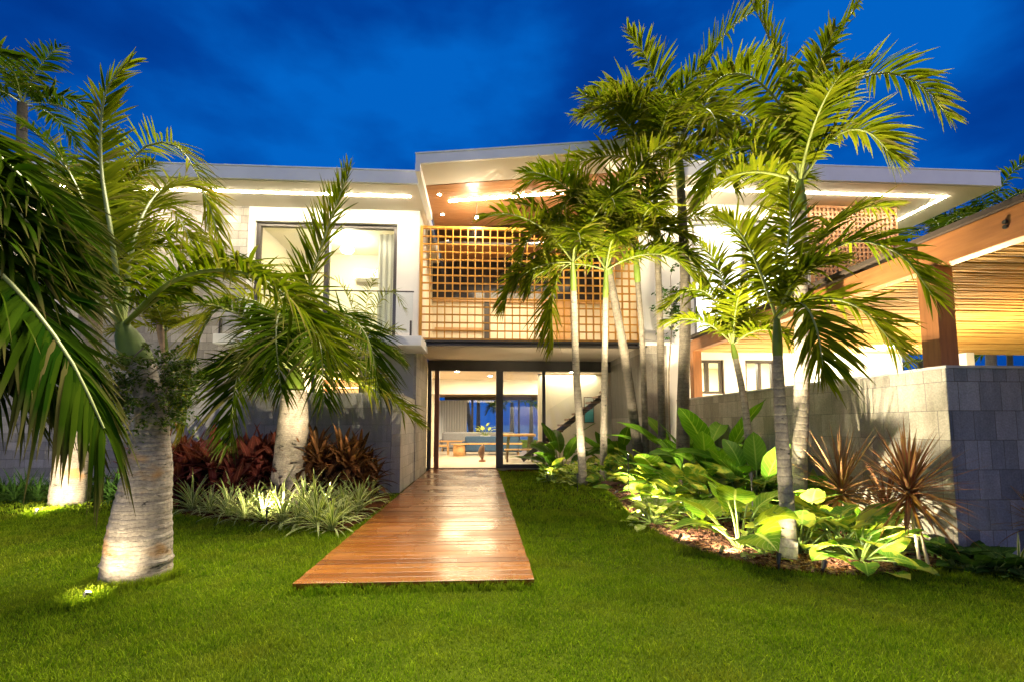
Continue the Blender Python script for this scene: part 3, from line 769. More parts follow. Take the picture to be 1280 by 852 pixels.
part('terrace_ceiling', M().box(-6, 9, 20.4, 27.4, 2.95, 3.05), MT['ceilwood'])
for bx_ in ((-2.3, -2.1, EY + .2, 21.5, 0.09, 3.28), (8.8, 9.0, EY + .2, 27, 0.09, 3.28), (4.68, 8.8, 17.6, 17.8, 0.09, 3.28)): part('living_wall', M().box(*bx_), MT['cream'])
part('white_panel', M().box(4.14, 4.42, 16.2, 16.3, 0.09, 3.27), MT['plaster'])
bd = part('back_glazing', (M().box(-2.1, 9, 26.9, 27.0, 2.78, 2.95).box(-0.62, -0.5, 26.9, 27.0, 0.09, 2.78).box(2.0, 2.1, 26.9, 27.0, 0.09, 2.78).box(4.2, 4.3, 26.9, 27.0, 0.09, 2.78).box(-2.1, 9, 26.9, 27.0, 0.09, 0.14)), MT['frame'])
part('pane', M().box(-2.1, 9, 26.945, 26.955, 0.14, 2.78), MT['glass'], bd)
area('living_lamp', (-0.3, 17.6, 3.24), 2.4, 3.0, 100, (1.0, 0.76, 0.44))
area('living_lamp', (3.2, 18.3, 3.24), 2.0, 2.0, 110, (1.0, 0.80, 0.52))
area('terrace_lamp', (-0.5, 23.0, 2.9), 2.5, 2.5, 60, (1.0, 0.76, 0.45))
# recessed lamps for those lights
for (x, yy) in ((-0.9, 17.0), (0.3, 18.5), (3.2, 17.0)):
    part('downlight', M().lathe((x, yy, 3.279), [(0.0, -0.012), (0.06, -0.01), (0.075, 0.0)], 14), MT['lamp'])

# --- right wing
q = M()
q.box(4.06, 5.50, WY, WY + 0.3, 3.42, RS + .3).box(5.50, 8.62, WY, WY + 0.3, 6.84, RS).box(5.50, 8.62, WY, WY + .3, 3.42, 3.62)
q.box(8.62, 11.15, WY + 0.12, WY + 0.3, 3.42, RS).box(11.0, 11.15, WY + .3, 17, 0, RS)
part('upper_wall', q, MT['plaster'])
q = M().box(4.70, 5.42, WY + 0.02, WY + 0.3, 0, 3.42).box(5.42, 6.25, WY + .02, WY + .3, 0, 2.2).box(6.25, 6.83, WY + .02, WY + .3, 0, 3.42).box(6.83, 7.65, WY + .02, WY + .3, 0, 2.2).box(7.65, 11.15, WY + .02, WY + .3, 0, 3.42).box(5.42, 6.25, WY + .02, WY + .3, 3.08, 3.42).box(6.83, 7.65, WY + .02, WY + .3, 3.08, 3.42)
part('lower_wall', q, MT['plaster'])
part('stone_pier', M().box(4.02, 4.70, WY - 0.1, EY, 0, 3.42), [MT['stone_bx']], bevel=0.01)
part('pier_cap', M().box(3.98, 4.95, WY - 0.16, WY + 0.4, 3.42, 3.50), MT['plaster'])
window('window', 5.50, 8.62, WY + 0.08, 3.62, 6.84, (6.95,), 0.11, MT['frame_grey'])
window('window', 5.42, 6.25, WY + 0.08, 2.2, 3.08, (5.83,), 0.07, MT['frame'])
window('window', 6.83, 7.65, WY + 0.08, 2.2, 3.08, (7.24,), 0.07, MT['frame'])
room(4.9, 8.7, WY + 0.32, 16.5, 3.64, 7.0, MT['plaster'], 'bedroom')
room(5.3, 7.8, WY + 0.32, 15.0, 0.2, 3.2, MT['cream'], 'utility_room')
area('bedroom_light', (6.9, 14.0, 6.95), 2.4, 2.0, 230, (1.0, 0.95, 0.88))
area('utility_light', (6.5, 13.6, 3.15), 1.0, 1.0, 70)
ws = part('wood_screen', M().box(8.68, 8.74, 11.86, 11.94, 4.6, 7.23).box(11.08, 11.14, 11.86, 11.94, 4.6, 7.23).box(8.74, 11.08, 11.86, 11.94, 7.17, 7.23).box(8.74, 11.08, 11.86, 11.94, 4.6, 4.66), MT['screen'])
q = M()
for i in range(1, 20):
    x = 8.74 + 2.34 * i / 20; q.box(x - .026, x + .026, 11.87, 11.93, 4.66, 7.17)
for i in range(1, 21):
    z = 4.66 + 2.51 * i / 21; q.box(8.74, 11.08, 11.876, 11.924, z - .026, z + .026)
part('screen_grid', q, MT['screen'], ws)
part('wall_recess', M().box(9.75, 10.95, WY - 0.0, WY + 0.019, 2.0, 3.0), MT['cream'])

# --- things in the rooms
pa_ = at(463, 343, 14.4)
ac = thing('air_conditioner', 'white split air conditioner on the bedroom wall behind the left window', 'air conditioner', (pa_[0], 14.65, pa_[2]))
M().box(pa_[0] - .5, pa_[0] + .5, 14.42, 14.68, pa_[2] - .17, pa_[2] + .17).build('body', MT['white'], ac, bevel=0.04)
M().box(pa_[0] - .44, pa_[0] + .44, 14.395, 14.418, pa_[2] - .14, pa_[2] - .10).build('air_vent', MT['frame_grey'], ac)
pl_ = at(434, 312, 13.3)
gl = thing('ceiling_lamp', 'round glowing ceiling lamp in the bedroom behind the left window', 'lamp', tuple(pl_))
M().lathe(tuple(pl_), [(0.0, -0.11), (0.14, -0.08), (0.18, -0.01), (0.15, 0.05), (0.05, 0.07)], 24).build('globe', MT['lamp'], gl, True)
M().tube([pl_ + np.array([0, 0, .068]), np.array([pl_[0], pl_[1], 6.598])], .02, 8).build('lamp_stem', MT['white'], gl)
def curtain(x0, x1, y, z0, z1, label):
    n = 60; xs = np.linspace(x0, x1, n)
    ph = np.linspace(0, 2 * math.pi * (x1 - x0) / 0.14, n)
    P = [[(xs[i], y + 0.04 * math.sin(ph[i]) * (1 - 0.2 * z), z0 + (z1 - z0) * z) for i in range(n)] for z in (0, .33, .66, 1)]
    o = M().grid(P).build('curtain', MT['curtain'], None, True)
    return tag(o, label, 'curtain')
curtain(-2.75, -2.3, WY + 0.5, 3.46, 6.4, 'pale gathered curtain at the right side of the upper left window')
curtain(-3.0, -0.85, 26.6, 0.12, 2.75, 'long pale curtain beside the sea view at the back of the living room')

def sofa(name, label, x0, x1, y0, y1, mat_, h=0.78):
    s = thing(name, label, 'sofa', ((x0 + x1) / 2, (y0 + y1) / 2, 0.09))
    M().box(x0, x1, y0, y1, 0.22, 0.50).build('seat', mat_, s, bevel=0.05)
    M().box(x0, x1, y0 - 0.12, y0 + 0.10, 0.24, 0.09 + h).build('backrest', mat_, s, bevel=0.06)
    M().box(x0 - .14, x0 - .005, y0 - .1, y1, 0.22, 0.68).build('armrest', mat_, s, bevel=0.04)
    M().box(x1 + .005, x1 + .14, y0 - .1, y1, 0.22, 0.68).build('armrest', mat_, s, bevel=0.04)
    M().box(x0 - .15, x1 + .15, y0 - .14, y0 - .122, 0.55, 0.62).build('timber_band', MT['furn'], s)
    for x in (x0, x1):
        for yy in (y0, y1 - .06): M().box(x - .03, x + .03, yy, yy + .06, 0.09, 0.23).build('leg', MT['furn'], s)
sofa('sofa', 'blue sofa with a timber band across its back in the living room', -0.75, 1.6, 21.2, 22.0, MT['blue_cloth'], 0.82)
sofa('sofa', 'grey sofa behind the blue one near the sea view', -2.0, 1.6, 24.4, 25.2, MT['grey_cloth'], 0.95)
ch = thing('armchair', 'light wood armchair left of the blue sofa', 'armchair', (-1.75, 21.6, 0.09))
M().box(-2.1, -1.5, 21.3, 21.9, 0.44, 0.52).build('seat', MT['furn'], ch, bevel=.02)
q = M(); q.bar((-2.12, 21.3, 0.09), (-2.25, 21.3, 0.98), .05, .05); q.bar((-2.12, 21.9, .09), (-2.25, 21.9, .98), .05, .05)
for z in (.62, .74, .86): q.bar((-2.2, 21.3, z), (-2.2, 21.9, z), .02, .06)
q.build('backrest', MT['furn'], ch)
for yy in (21.28, 21.92):
    M().box(-2.15, -1.48, yy - .025, yy + .025, .66, .70).build('armrest', MT['furn'], ch)
    M().bar((-1.5, yy, .09), (-1.52, yy, .66), .05, .05).build('leg', MT['furn'], ch)
st = thing('side_table', 'round drum side table of light wood beside the armchair', 'table', (-0.98, 20.6, 0.09))
M().lathe((-0.98, 20.6, 0.09), [(0, 0), (.24, 0), (.26, .25), (.24, .48)], 20).build('drum', MT['furn'], st, True)
M().lathe((-0.98, 20.6, 0.57), [(0, .03), (.36, .03), (.36, 0), (0, 0)], 24).build('top', MT['furn'], st)
sc = thing('wood_sculpture', 'brown carved wood sculpture standing on the floor inside the doorway', 'sculpture', (0.0, 17.4, 0.09))
q = M()
pp = [(0.03, 17.4, .2), (-.02, 17.4, .32), (-.03, 17.4, .46), (.01, 17.4, .6), (.05, 17.4, .72)]
q.tube(spline(pp, 14), np.interp(np.linspace(0, 1, 14), [0, .25, .5, .8, 1], [.03, .10, .12, .075, .012]), 12)
q.build('carved_pod', MT['darkwood'], sc, True)
M().lathe((0.0, 17.4, 0.09), [(0, 0), (.13, 0), (.12, .05), (.04, .08), (.04, .12)], 16).build('base', MT['post'], sc)
tb = thing('dining_table', 'long plank table with bench slats behind the fixed glass', 'table', (2.0, 18.2, 0.09))
M().box(0.75, 1.98, 17.8, 18.7, 0.98, 1.06).build('tabletop', MT['furn'], tb, bevel=.01)
MT['olive'] = plain('olive_painted_leg', (0.10, 0.11, 0.05), 0.6)
for x in (1.0, 1.8):
    q = M(); q.bar((x - .08, 17.95, .09), (x, 17.95, .98), .07, .10); q.bar((x - .08, 18.55, .09), (x, 18.55, .98), .07, .1); q.build('leg', MT['olive'], tb)
bn = thing('bench', 'slatted wooden bench in front of the dining table', 'bench', (2.0, 17.2, .09))
q = M()
for k in range(4): q.box(0.8, 1.9, 17.05 + k * .1, 17.13 + k * .1, .50, .54)
q.build('seat', MT['furn'], bn)
for x in (0.86, 1.76): M().box(x, x + .06, 17.06, 17.42, .09, .5).build('leg', MT['darkwood'], bn)
stc = thing('staircase', 'floating dark wood stair treads rising to the right on a steel stringer', 'staircase', (3.2, 17.0, .09))
for k in range(12):
    x = 1.95 + k * .26; z = .75 + k * .2
    if z < 3.1: M().box(x, x + .32, 16.5, 17.4, z, z + .07).build('tread', MT['darkwood'], stc)
q = M(); q.bar((1.4, 16.95, .18), (4.6, 16.95, 2.64), .1, .18); q.build('stringer', MT['steel'], stc)
q = M(); q.add([(2.0, 16.48, 0.9), (4.4, 16.48, 2.75), (4.4, 16.48, 3.26), (2.0, 16.48, 1.75)], [(0, 1, 2, 3)]); q.build('glass_railing', MT['glass'], stc)
pa = thing('painting', 'small teal and white abstract painting on the wall under the stairs', 'painting', (3.94, 17.58, 1.5))
m, t, b = newmat('teal_canvas')
sp = t.nodes.new('ShaderNodeSeparateXYZ'); t.links.new(worldpos(t), sp.inputs[0])
nn = noise(t, 2.0, 4, worldpos(t, (1, 1, 4)))
s = math_(t, 'ADD', math_(t, 'DIVIDE', math_(t, 'SUBTRACT', sp.outputs[2], 1.45), 1.2), math_(t, 'MULTIPLY', nn.outputs[0], .3))
t.links.new(ramp(t, [(.15, (.02, .25, .30)), (.5, (.10, .45, .50)), (.8, (.55, .65, .60)), (1, (.7, .7, .62))], s).outputs[0], b.inputs['Base Color'])
M().box(3.78, 4.10, 17.55, 17.58, 1.5, 2.4).build('canvas', m, pa)
M().box(3.75, 4.13, 17.581, 17.60, 1.47, 2.43).build('frame', MT['darkwood'], pa)
part('partition', M().box(2.05, 4.68, 17.61, 17.7, .09, 3.27), MT['cream'])

# ------------------------------------------------------------------ garden walls
rw = thing('garden_wall', 'grey stone clad garden wall turning a corner beside the planting bed', 'wall', (4.93, 4.78, 0))
WT = 2.0
M().box(4.92, 5.16, 5.02, WY - .11, 0, WT).build('side_face', MT['stone_y'], rw)
M().box(4.92, 13, 4.78, 5.018, 0, WT).build('front_face', [MT['stone_x']], rw)
q = M().box(4.905, 13, 4.765, 5.03, WT + 0.002, WT + .03).box(4.905, 5.175, 5.032, WY - .11, WT + 0.002, WT + .03)
q.build('coping', MT['coping'], rw)
# the bed side of the corner block repeats the side's paler colour, painted as if lamplit
M().box(4.914, 4.919, 4.785, 5.03, 0, WT - .002).build('corner_slab', MT['stone_y'], rw)
lw = thing('low_wall', 'dark grey low wall with a pale tiled side along the boardwalk', 'wall', (-1.9, 10.2, 0))
M().box(-6.2, -1.895, 10.2, 10.4, 0, 2.04).build('front_face', MT['stone_dark'], lw)
M().box(-1.89, -1.70, 10.2, WY + .24, 0, 2.04).build('side_face', MT['stone_beige'], lw)
M().box(-6.2, -1.69, 10.19, 10.42, 2.042, 2.07).build('coping', MT['coping'], lw)

# ------------------------------------------------------------------ pergola
pg = thing('pergola', 'timber pergola with a reed ceiling behind the stone garden wall', 'pergola', (5.3, 5.2, 0))
M().box(5.20, 5.42, 5.10, 5.33, 0, 3.22).build('post', MT['pergola_post'], pg, bevel=.008)
M().box(5.20, 5.42, 11.5, 11.7, 0, 3.22).build('post', MT['pergola_post'], pg, bevel=.008)
M().box(12.2, 12.42, 11.3, 11.5, 0, 3.22).build('post', MT['plaster'], pg, bevel=.008)
q = M().box(5.22, 5.40, 5.34, 11.8, 3.22, 3.50); q.build('beam', MT['beam'], pg, bevel=.01)
q = M().box(5.24, 5.42, -2.5, 5.335, 3.225, 3.56); q.build('beam', MT['beam'], pg, bevel=.01)
for k in range(2):
    M().tube([(5.235, 4.35, 3.37 + .05 * k), (5.21, 4.35, 3.37 + .05 * k)], .02, 10).build('bolt', MT['black'], pg)
M().box(5.18, 15, -2.6, 11.85, 3.563, 3.60).build('roof_sheet', MT['reed_back'], pg)
M().box(5.155, 5.178, -2.6, 11.85, 3.55, 3.605).build('roof_edge', MT['reed_back'], pg)
q = M()
y = 1.2
while y < 11.7:
    r_ = random.uniform(.013, .019); z = 3.245 + random.uniform(-.012, .012)
    xs = np.linspace(5.43, 14.5, 12)
    pts = [(x, y + random.uniform(-.012, .012), z + random.uniform(-.010, .010)) for x in xs]
    q.tube(pts, r_, 5, cap=False); y += random.uniform(.044, .080)
q.build('reed_ceiling', MT['reed'], pg, True)
for k in range(5):
    yy = 2 + 2.2 * k
    M().box(5.425, 14.5, yy, yy + .1, 3.30, 3.5).build('rafter', MT['beam'], pg)
dl = at(1100, 432, 11.0)
M().lathe((dl[0], 10.6, 3.225), [(0, -.02), (.07, -.015), (.085, .0), (.085, .03)], 16).build('downlight', MT['lamp_hot'], pg)
point('pergola_light', (dl[0], 10.6, 3.0), 110)
point('pergola_fill_light', (8.5, 7.5, 1.4), 330, (1.0, 0.74, 0.38), .25)  # added light without a fixture, brightens the reed ceiling
point('pergola_fill_light', (7.2, 10.9, 1.2), 120, (1.0, 0.80, 0.5), .25)  # second added light, no fixture, unseen behind the garden wall
spot('post_spot', (3.3, 5.9, 0.12), (5.2, 5.2, 2.75), 260, 34)

# ------------------------------------------------------------------ palms
def auto_curve(c, az, el, L, bend, n=14):
    p = np.array(c, float); pts = [p.copy()]
    for i in range(n):
        s_ = (i + .5) / n
        e = el - bend * s_ ** 1.4
        p = p + L / n * np.array([math.cos(az) * math.cos(e), math.sin(az) * math.cos(e), math.sin(e)])
        pts.append(p.copy())
    return np.array(pts)
def frond(pts, ll=.5, lw_=.04, nl=44, droop=.35, vee=.35, r0=.016, start=.16, seed=0, splay=1.0, ragged=.12):
    lw_ = lw_ * 1.2; nl = int(nl * 1.2); ll = ll * 1.08
    rg = np.random.default_rng(seed)
    cur = spline(pts, 40) if len(pts) < 40 else np.asarray(pts)
    seg = np.linalg.norm(np.diff(cur, axis=0), axis=1); S = np.concatenate([[0], np.cumsum(seg)]); S /= S[-1]
    q = M()
    ts = np.linspace(0, 1, 16)
    q.tube(np.stack([np.interp(ts, S, cur[:, k]) for k in range(3)], 1), r0 * (1 - ts) ** .7 + .0035, 6, 1, False)
    tl = np.linspace(start, 1, nl)
    tl = np.clip(np.repeat(tl, 2) + rg.normal(0, .25 / nl, nl * 2), start * .9, .999)
    side = np.tile([1.0, -1.0], nl)
    n = len(tl)
    P = np.stack([np.interp(tl, S, cur[:, k]) for k in range(3)], 1)
    P2 = np.stack([np.interp(np.clip(tl + .02, 0, 1), S, cur[:, k]) for k in range(3)], 1)
    P1 = np.stack([np.interp(np.clip(tl - .02, 0, 1), S, cur[:, k]) for k in range(3)], 1)
    T = P2 - P1; T /= np.linalg.norm(T, axis=1)[:, None]
    flat = cur[-1] - cur[0]; flat[2] = 0
    nf = np.linalg.norm(flat)
    flat = flat / nf if nf > .15 else np.array([.3, -.95, 0])
    B = np.cross(flat, [0, 0, 1.0]); B /= np.linalg.norm(B)
    Bn = B - T * (T @ B)[:, None]; Bn /= np.linalg.norm(Bn, axis=1)[:, None]
    Nn = np.cross(Bn, T)
    fr = (tl - start) / (1 - start)
    L = ll * np.interp(fr, [0, .15, .45, .8, 1], [.55, .85, 1, .7, .38]) * (1 + rg.normal(0, ragged, n))
    ang = np.radians(np.interp(fr, [0, .5, 1], [72, 55, 22]) * splay + rg.normal(0, 5, n))
    v = vee * (1 + rg.normal(0, .5, n))
    D = Bn * (side * np.sin(ang))[:, None] + T * np.cos(ang)[:, None] + Nn * v[:, None]
    D /= np.linalg.norm(D, axis=1)[:, None]
    Wd = T - D * np.sum(T * D, 1)[:, None]; Wd /= np.linalg.norm(Wd, axis=1)[:, None] + 1e-9
    Nl = np.cross(Wd, D)
    tw = rg.normal(0, .35, n)
    Wr = Wd * np.cos(tw)[:, None] + Nl * np.sin(tw)[:, None]; Nl = np.cross(Wr, D)
    dr = droop * (1 + rg.normal(0, .35, n))
    ks = np.array([0, .22, .5, .78, 1.0]); wp = np.array([.45, 1, .95, .6, .05])
    V = np.zeros((n, 5, 3, 3)); UV = np.zeros((n, 5, 3, 2))
    hw = lw_ * .5 * (1 + rg.normal(0, .15, n)) * np.interp(fr, [0, .4, 1], [.8, 1, .6])
    for k in range(5):
        c = P + D * (L * ks[k])[:, None]
        c[:, 2] -= dr * L * ks[k] ** 2
        for j, ux in enumerate((-1, 0, 1)):
            V[:, k, j] = c + Wr * (ux * hw * wp[k])[:, None] + Nl * (abs(ux) * hw * wp[k] * .45)[:, None]
            UV[:, k, j] = (.5 + .5 * ux, ks[k])
    base = np.arange(n)[:, None, None] * 15
    i = np.arange(4)[:, None]; j = np.arange(2)[None, :]
    f = np.stack([i * 3 + j, i * 3 + j + 1, (i + 1) * 3 + j + 1, (i + 1) * 3 + j], -1).reshape(1, 8, 4)
    q.add(V, (base + f).reshape(-1, 4), UV, 0)
    return q
pseed = [100]
def palm(label, trunk_pts, trunk_rad, tmat, leaf, explicit=(), n_auto=6, flen=1.6, ll=.5, lw_=.04, el=(75, 5), bend=(60, 95), shaft=None, nl=44, droop=.35, vee=.35, seed=1, group=None, lseg=40, sides=16, az0=None, az_range=None, r0=.016, name='palm_tree'):
    """trunk, green crownshaft and one child per frond"""
    tp = np.array(trunk_pts, float)
    o = thing(name, label, 'palm tree', tp[0], group)
    rg = np.random.default_rng(seed)
    cur = spline(tp, lseg)
    s_ = np.linspace(0, 1, lseg)
    rad = np.interp(s_, np.linspace(0, 1, len(trunk_rad)), trunk_rad)
    rad = rad * (1 + rg.normal(0, .014, lseg))
    M().tube(cur, rad, sides).build('trunk', MT[tmat], o, True)
    top = tp[-1]; d = (cur[-1] - cur[-4]); d /= np.linalg.norm(d)
    if shaft:
        L, ra, rb = shaft
        sp_ = [top - d * .04 + d * L * k / 8 for k in range(9)]
        M().tube(sp_, [ra * .97, ra * 1.04, ra * 1.05, ra, ra * .93, ra * .85, ra * .75, rb * 1.1, rb], 14).build('crownshaft', MT['shaft'], o, True)
        top = top + d * (L - .06)
    k = 0
    for e in explicit:
        opt = {}
        if isinstance(e[-1], dict): opt = e[-1]; e = e[:-1]
        pts = [at(*p) for p in e]
        pts[0] = np.array(top)
        kw = dict(ll=ll, lw_=lw_, nl=nl, droop=droop, vee=vee, r0=r0, seed=seed * 50 + k); lf = opt.pop('leaf', leaf)
        kw.update(opt)
        frond(pts, **kw).build('frond', [MT[lf], MT['rachis']], o, True); k += 1
    a0 = rg.uniform(0, 6.28) if az0 is None else az0
    for i in range(n_auto):
        fr = (i + .5) / n_auto
        az = a0 + i * 2.39996 + rg.normal(0, .15)
        if az_range: az = R(az_range[0] + (az_range[1] - az_range[0]) * ((i * .618) % 1))
        e_ = R(el[0] + (el[1] - el[0]) * fr + rg.normal(0, 5)); bd_ = R(bend[0] + (bend[1] - bend[0]) * fr + rg.normal(0, 8))
        c = auto_curve(top, az, e_, flen * rg.uniform(.82, 1.1), bd_)
        frond(c, ll=ll, lw_=lw_, nl=nl, droop=droop, vee=vee, r0=r0, seed=seed * 50 + 20 + i).build('frond', [MT[leaf], MT['rachis']], o, True)
    return o

def tk(Y, *pp): return [at(px, py, Y) for px, py in pp]
def base(px, py, Y):       # foot of a trunk at depth Y, under pixel column px
    p = at(px, py, Y); p[2] = 0.0; return p

# A: swollen trunk at the left front
YA = 4.72
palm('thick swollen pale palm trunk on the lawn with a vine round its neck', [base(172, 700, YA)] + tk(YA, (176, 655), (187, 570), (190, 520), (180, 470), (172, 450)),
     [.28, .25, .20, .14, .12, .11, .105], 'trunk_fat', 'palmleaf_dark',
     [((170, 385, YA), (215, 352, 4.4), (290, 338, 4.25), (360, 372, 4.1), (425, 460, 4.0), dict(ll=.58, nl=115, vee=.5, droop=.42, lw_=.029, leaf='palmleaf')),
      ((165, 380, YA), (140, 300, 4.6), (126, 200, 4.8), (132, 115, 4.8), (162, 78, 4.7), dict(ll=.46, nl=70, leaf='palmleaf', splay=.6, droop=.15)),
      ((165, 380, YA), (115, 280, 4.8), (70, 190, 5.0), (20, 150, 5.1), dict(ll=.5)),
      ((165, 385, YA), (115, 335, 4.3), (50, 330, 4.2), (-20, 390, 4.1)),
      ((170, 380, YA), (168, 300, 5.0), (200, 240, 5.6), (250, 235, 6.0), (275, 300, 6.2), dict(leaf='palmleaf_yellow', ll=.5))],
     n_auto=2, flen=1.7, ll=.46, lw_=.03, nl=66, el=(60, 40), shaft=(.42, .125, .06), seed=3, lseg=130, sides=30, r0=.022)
# B: second swollen palm
YB = 8.9
palm('squat swollen palm lit from below behind the striped grass clumps', [base(361, 600, YB)] + tk(YB, (363, 580), (367, 520), (368, 488)),
     [.31, .30, .27, .24, .21], 'trunk_fat', 'palmleaf_dark',
     [((365, 445, YB), (385, 365, 8.5), (408, 290, 8.4), (437, 212, 8.2), dict(ll=.75, leaf='palmleaf', splay=.5, droop=.1)),
      ((362, 445, YB), (325, 380, 8.4), (272, 385, 8.1), (240, 450, 7.9), (232, 530, 7.8), dict(ll=.75, leaf='palmleaf_yellow')),
      ((366, 445, YB), (420, 395, 8.3), (458, 420, 8.0), (474, 490, 7.8), dict(ll=.75)),
      ((364, 445, YB), (352, 395, 7.9), (345, 420, 7.2), (352, 490, 6.9), dict(ll=.75)),
      ((364, 445, YB), (385, 400, 7.8), (400, 430, 7.2), (405, 500, 6.9), dict(ll=.7)),
      ((366, 455, YB), (420, 470, 8.2), (475, 488, 8.0), (522, 528, 7.8), dict(ll=.55, leaf='palmleaf_yellow')),
      ((362, 455, YB), (315, 430, 8.2), (295, 480, 7.8), (288, 550, 7.6), dict(ll=.7)),
      ((364, 445, YB), (345, 360, 9.0), (310, 330, 9.3), (270, 340, 9.5), dict(ll=.6))],
     n_auto=6, flen=2.2, ll=.66, lw_=.034, el=(55, 15), bend=(80, 110), shaft=(.45, .17, .08), seed=5, lseg=90, sides=22, r0=.024, nl=75)
# C: pale palm further left
YC = 9.1
palm('pale leaning palm with a bright spotlight at its foot, far left of the lawn', [base(87, 600, YC)] + tk(YC, (92, 560), (104, 470), (114, 395), (120, 350)),
     [.27, .26, .23, .20, .16, .13], 'trunk_fat', 'palmleaf',
     [((128, 300, YC), (165, 200, 8.8), (215, 180, 8.7), (252, 230, 8.6), (262, 292, 8.6), dict(leaf='palmleaf_yellow')),
      ((128, 300, YC), (170, 250, 8.6), (220, 270, 8.4), (250, 330, 8.3), dict(leaf='palmleaf_yellow')),
      ((125, 300, YC), (90, 220, 8.6), (50, 210, 8.4), (15, 260, 8.3))],
     n_auto=9, flen=2.2, ll=.6, lw_=.032, nl=66, el=(70, 10), shaft=(.6, .14, .07), seed=9, lseg=90, sides=20, r0=.022)
# D: slim palm with a dry sheath behind A
YD = 9.2
pd_ = palm('slim young palm with a dry brown sheath in front of the stone wall', [base(207, 560, YD)] + tk(YD, (206, 500), (206, 440)),
     [.07, .065, .055], 'trunk_brown', 'palmleaf_yellow',
     [((206, 415, YD), (192, 385, 9.1), (184, 362, 9.0)), ((206, 415, YD), (222, 375, 9.1), (236, 362, 9.0))],
     n_auto=5, flen=.95, ll=.42, lw_=.03, el=(80, 35), bend=(40, 80), shaft=(.4, .055, .03), seed=11, nl=30, r0=.01)
q = M()
P_ = tk(YD - .06, (204, 440), (201, 418), (199, 398), (201, 380))
q.tube(P_, [.035, .06, .055, .01], 8); q.build('dry_sheath', MT['spathe'], pd_, True)
# E: palm just outside the picture at the left whose fronds hang into it
YE = 1.95
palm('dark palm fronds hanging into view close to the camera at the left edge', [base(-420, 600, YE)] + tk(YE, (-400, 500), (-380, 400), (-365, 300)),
     [.16, .14, .12, .11], 'trunk', 'palmleaf_shaded',
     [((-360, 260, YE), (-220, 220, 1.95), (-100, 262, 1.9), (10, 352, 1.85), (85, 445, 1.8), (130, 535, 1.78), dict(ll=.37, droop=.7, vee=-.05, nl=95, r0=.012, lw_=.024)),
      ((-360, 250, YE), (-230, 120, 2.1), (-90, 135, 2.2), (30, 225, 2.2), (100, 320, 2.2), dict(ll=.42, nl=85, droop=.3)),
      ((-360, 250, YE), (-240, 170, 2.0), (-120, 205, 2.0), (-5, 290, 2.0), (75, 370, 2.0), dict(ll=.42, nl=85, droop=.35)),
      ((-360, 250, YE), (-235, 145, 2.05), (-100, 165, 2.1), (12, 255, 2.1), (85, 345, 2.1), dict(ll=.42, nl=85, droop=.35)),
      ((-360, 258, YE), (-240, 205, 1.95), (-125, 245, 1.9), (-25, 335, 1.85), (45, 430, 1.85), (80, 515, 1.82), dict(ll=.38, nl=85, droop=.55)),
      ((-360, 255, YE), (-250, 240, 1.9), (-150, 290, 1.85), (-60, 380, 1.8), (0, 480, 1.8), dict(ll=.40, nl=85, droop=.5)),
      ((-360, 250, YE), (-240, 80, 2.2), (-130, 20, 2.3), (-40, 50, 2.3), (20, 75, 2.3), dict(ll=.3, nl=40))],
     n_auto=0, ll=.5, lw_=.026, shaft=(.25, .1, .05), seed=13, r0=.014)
# F: feathery young palm by the balcony
YF = 10.75
palm('feathery young palm with thin leaves in front of the balcony', [base(452, 560, YF)] + tk(YF, (453, 480), (455, 440)),
     [.05, .045, .035], 'trunk_brown', 'palmleaf_yellow',
     [((455, 430, YF), (440, 385, 10.7), (425, 355, 10.6), (405, 345, 10.6)), ((456, 430, YF), (470, 385, 10.7), (490, 365, 10.6), (505, 385, 10.5)),
      ((455, 430, YF), (458, 380, 10.7), (470, 340, 10.6)), ((455, 435, YF), (435, 400, 10.7), (415, 400, 10.6), (402, 430, 10.6))],
     n_auto=3, flen=1.1, ll=.38, lw_=.02, el=(80, 45), bend=(50, 80), seed=15, nl=26, r0=.009)

# right-hand group
GR = 'slender palms in the planting bed'
def slim(label, foot, mids, Y, rb, rt, top_y=None, **kw):
    b_ = base(foot[0], foot[1], Y)
    ty = Y if top_y is None else top_y
    n = len(mids)
    pts = [b_] + [at(px, py, Y + (ty - Y) * (k + 1) / n) for k, (px, py) in enumerate(mids)]
    return palm(label, pts, [rb * 1.25, rb, (rb + rt) / 2, rt], kw.pop('tm', 'trunk'), kw.pop('leaf', 'palmleaf'), group=GR, **kw)
slim('slender palm nearest the entrance glass, white trunk leaning left', (729, 600), [(726, 550), (720, 460), (718, 390), (717, 360)], 11.3, .085, .06, 9.5, az_range=(150, 390), 
     explicit=[((717, 330, 9.5), (690, 290, 9.3), (660, 300, 9.2), (645, 360, 9.1)), ((717, 330, 9.5), (735, 270, 9.4), (760, 255, 9.2), (785, 300, 9.1)), ((717, 330, 9.5), (700, 340, 9.1), (690, 380, 8.9), (692, 430, 8.9))],
     n_auto=6, flen=2.1, ll=.62, lw_=.044, el=(82, 0), bend=(50, 95), shaft=(.7, .065, .035), seed=21)
slim('slender straight palm with a plain white trunk behind the flat stones', (754, 597), [(755, 520), (756, 440), (757, 370)], 11.6, .075, .06, 9.6, az_range=(150, 390), 
     n_auto=7, flen=1.9, ll=.60, lw_=.040, el=(80, 5), bend=(50, 95), shaft=(.6, .06, .035), seed=23)
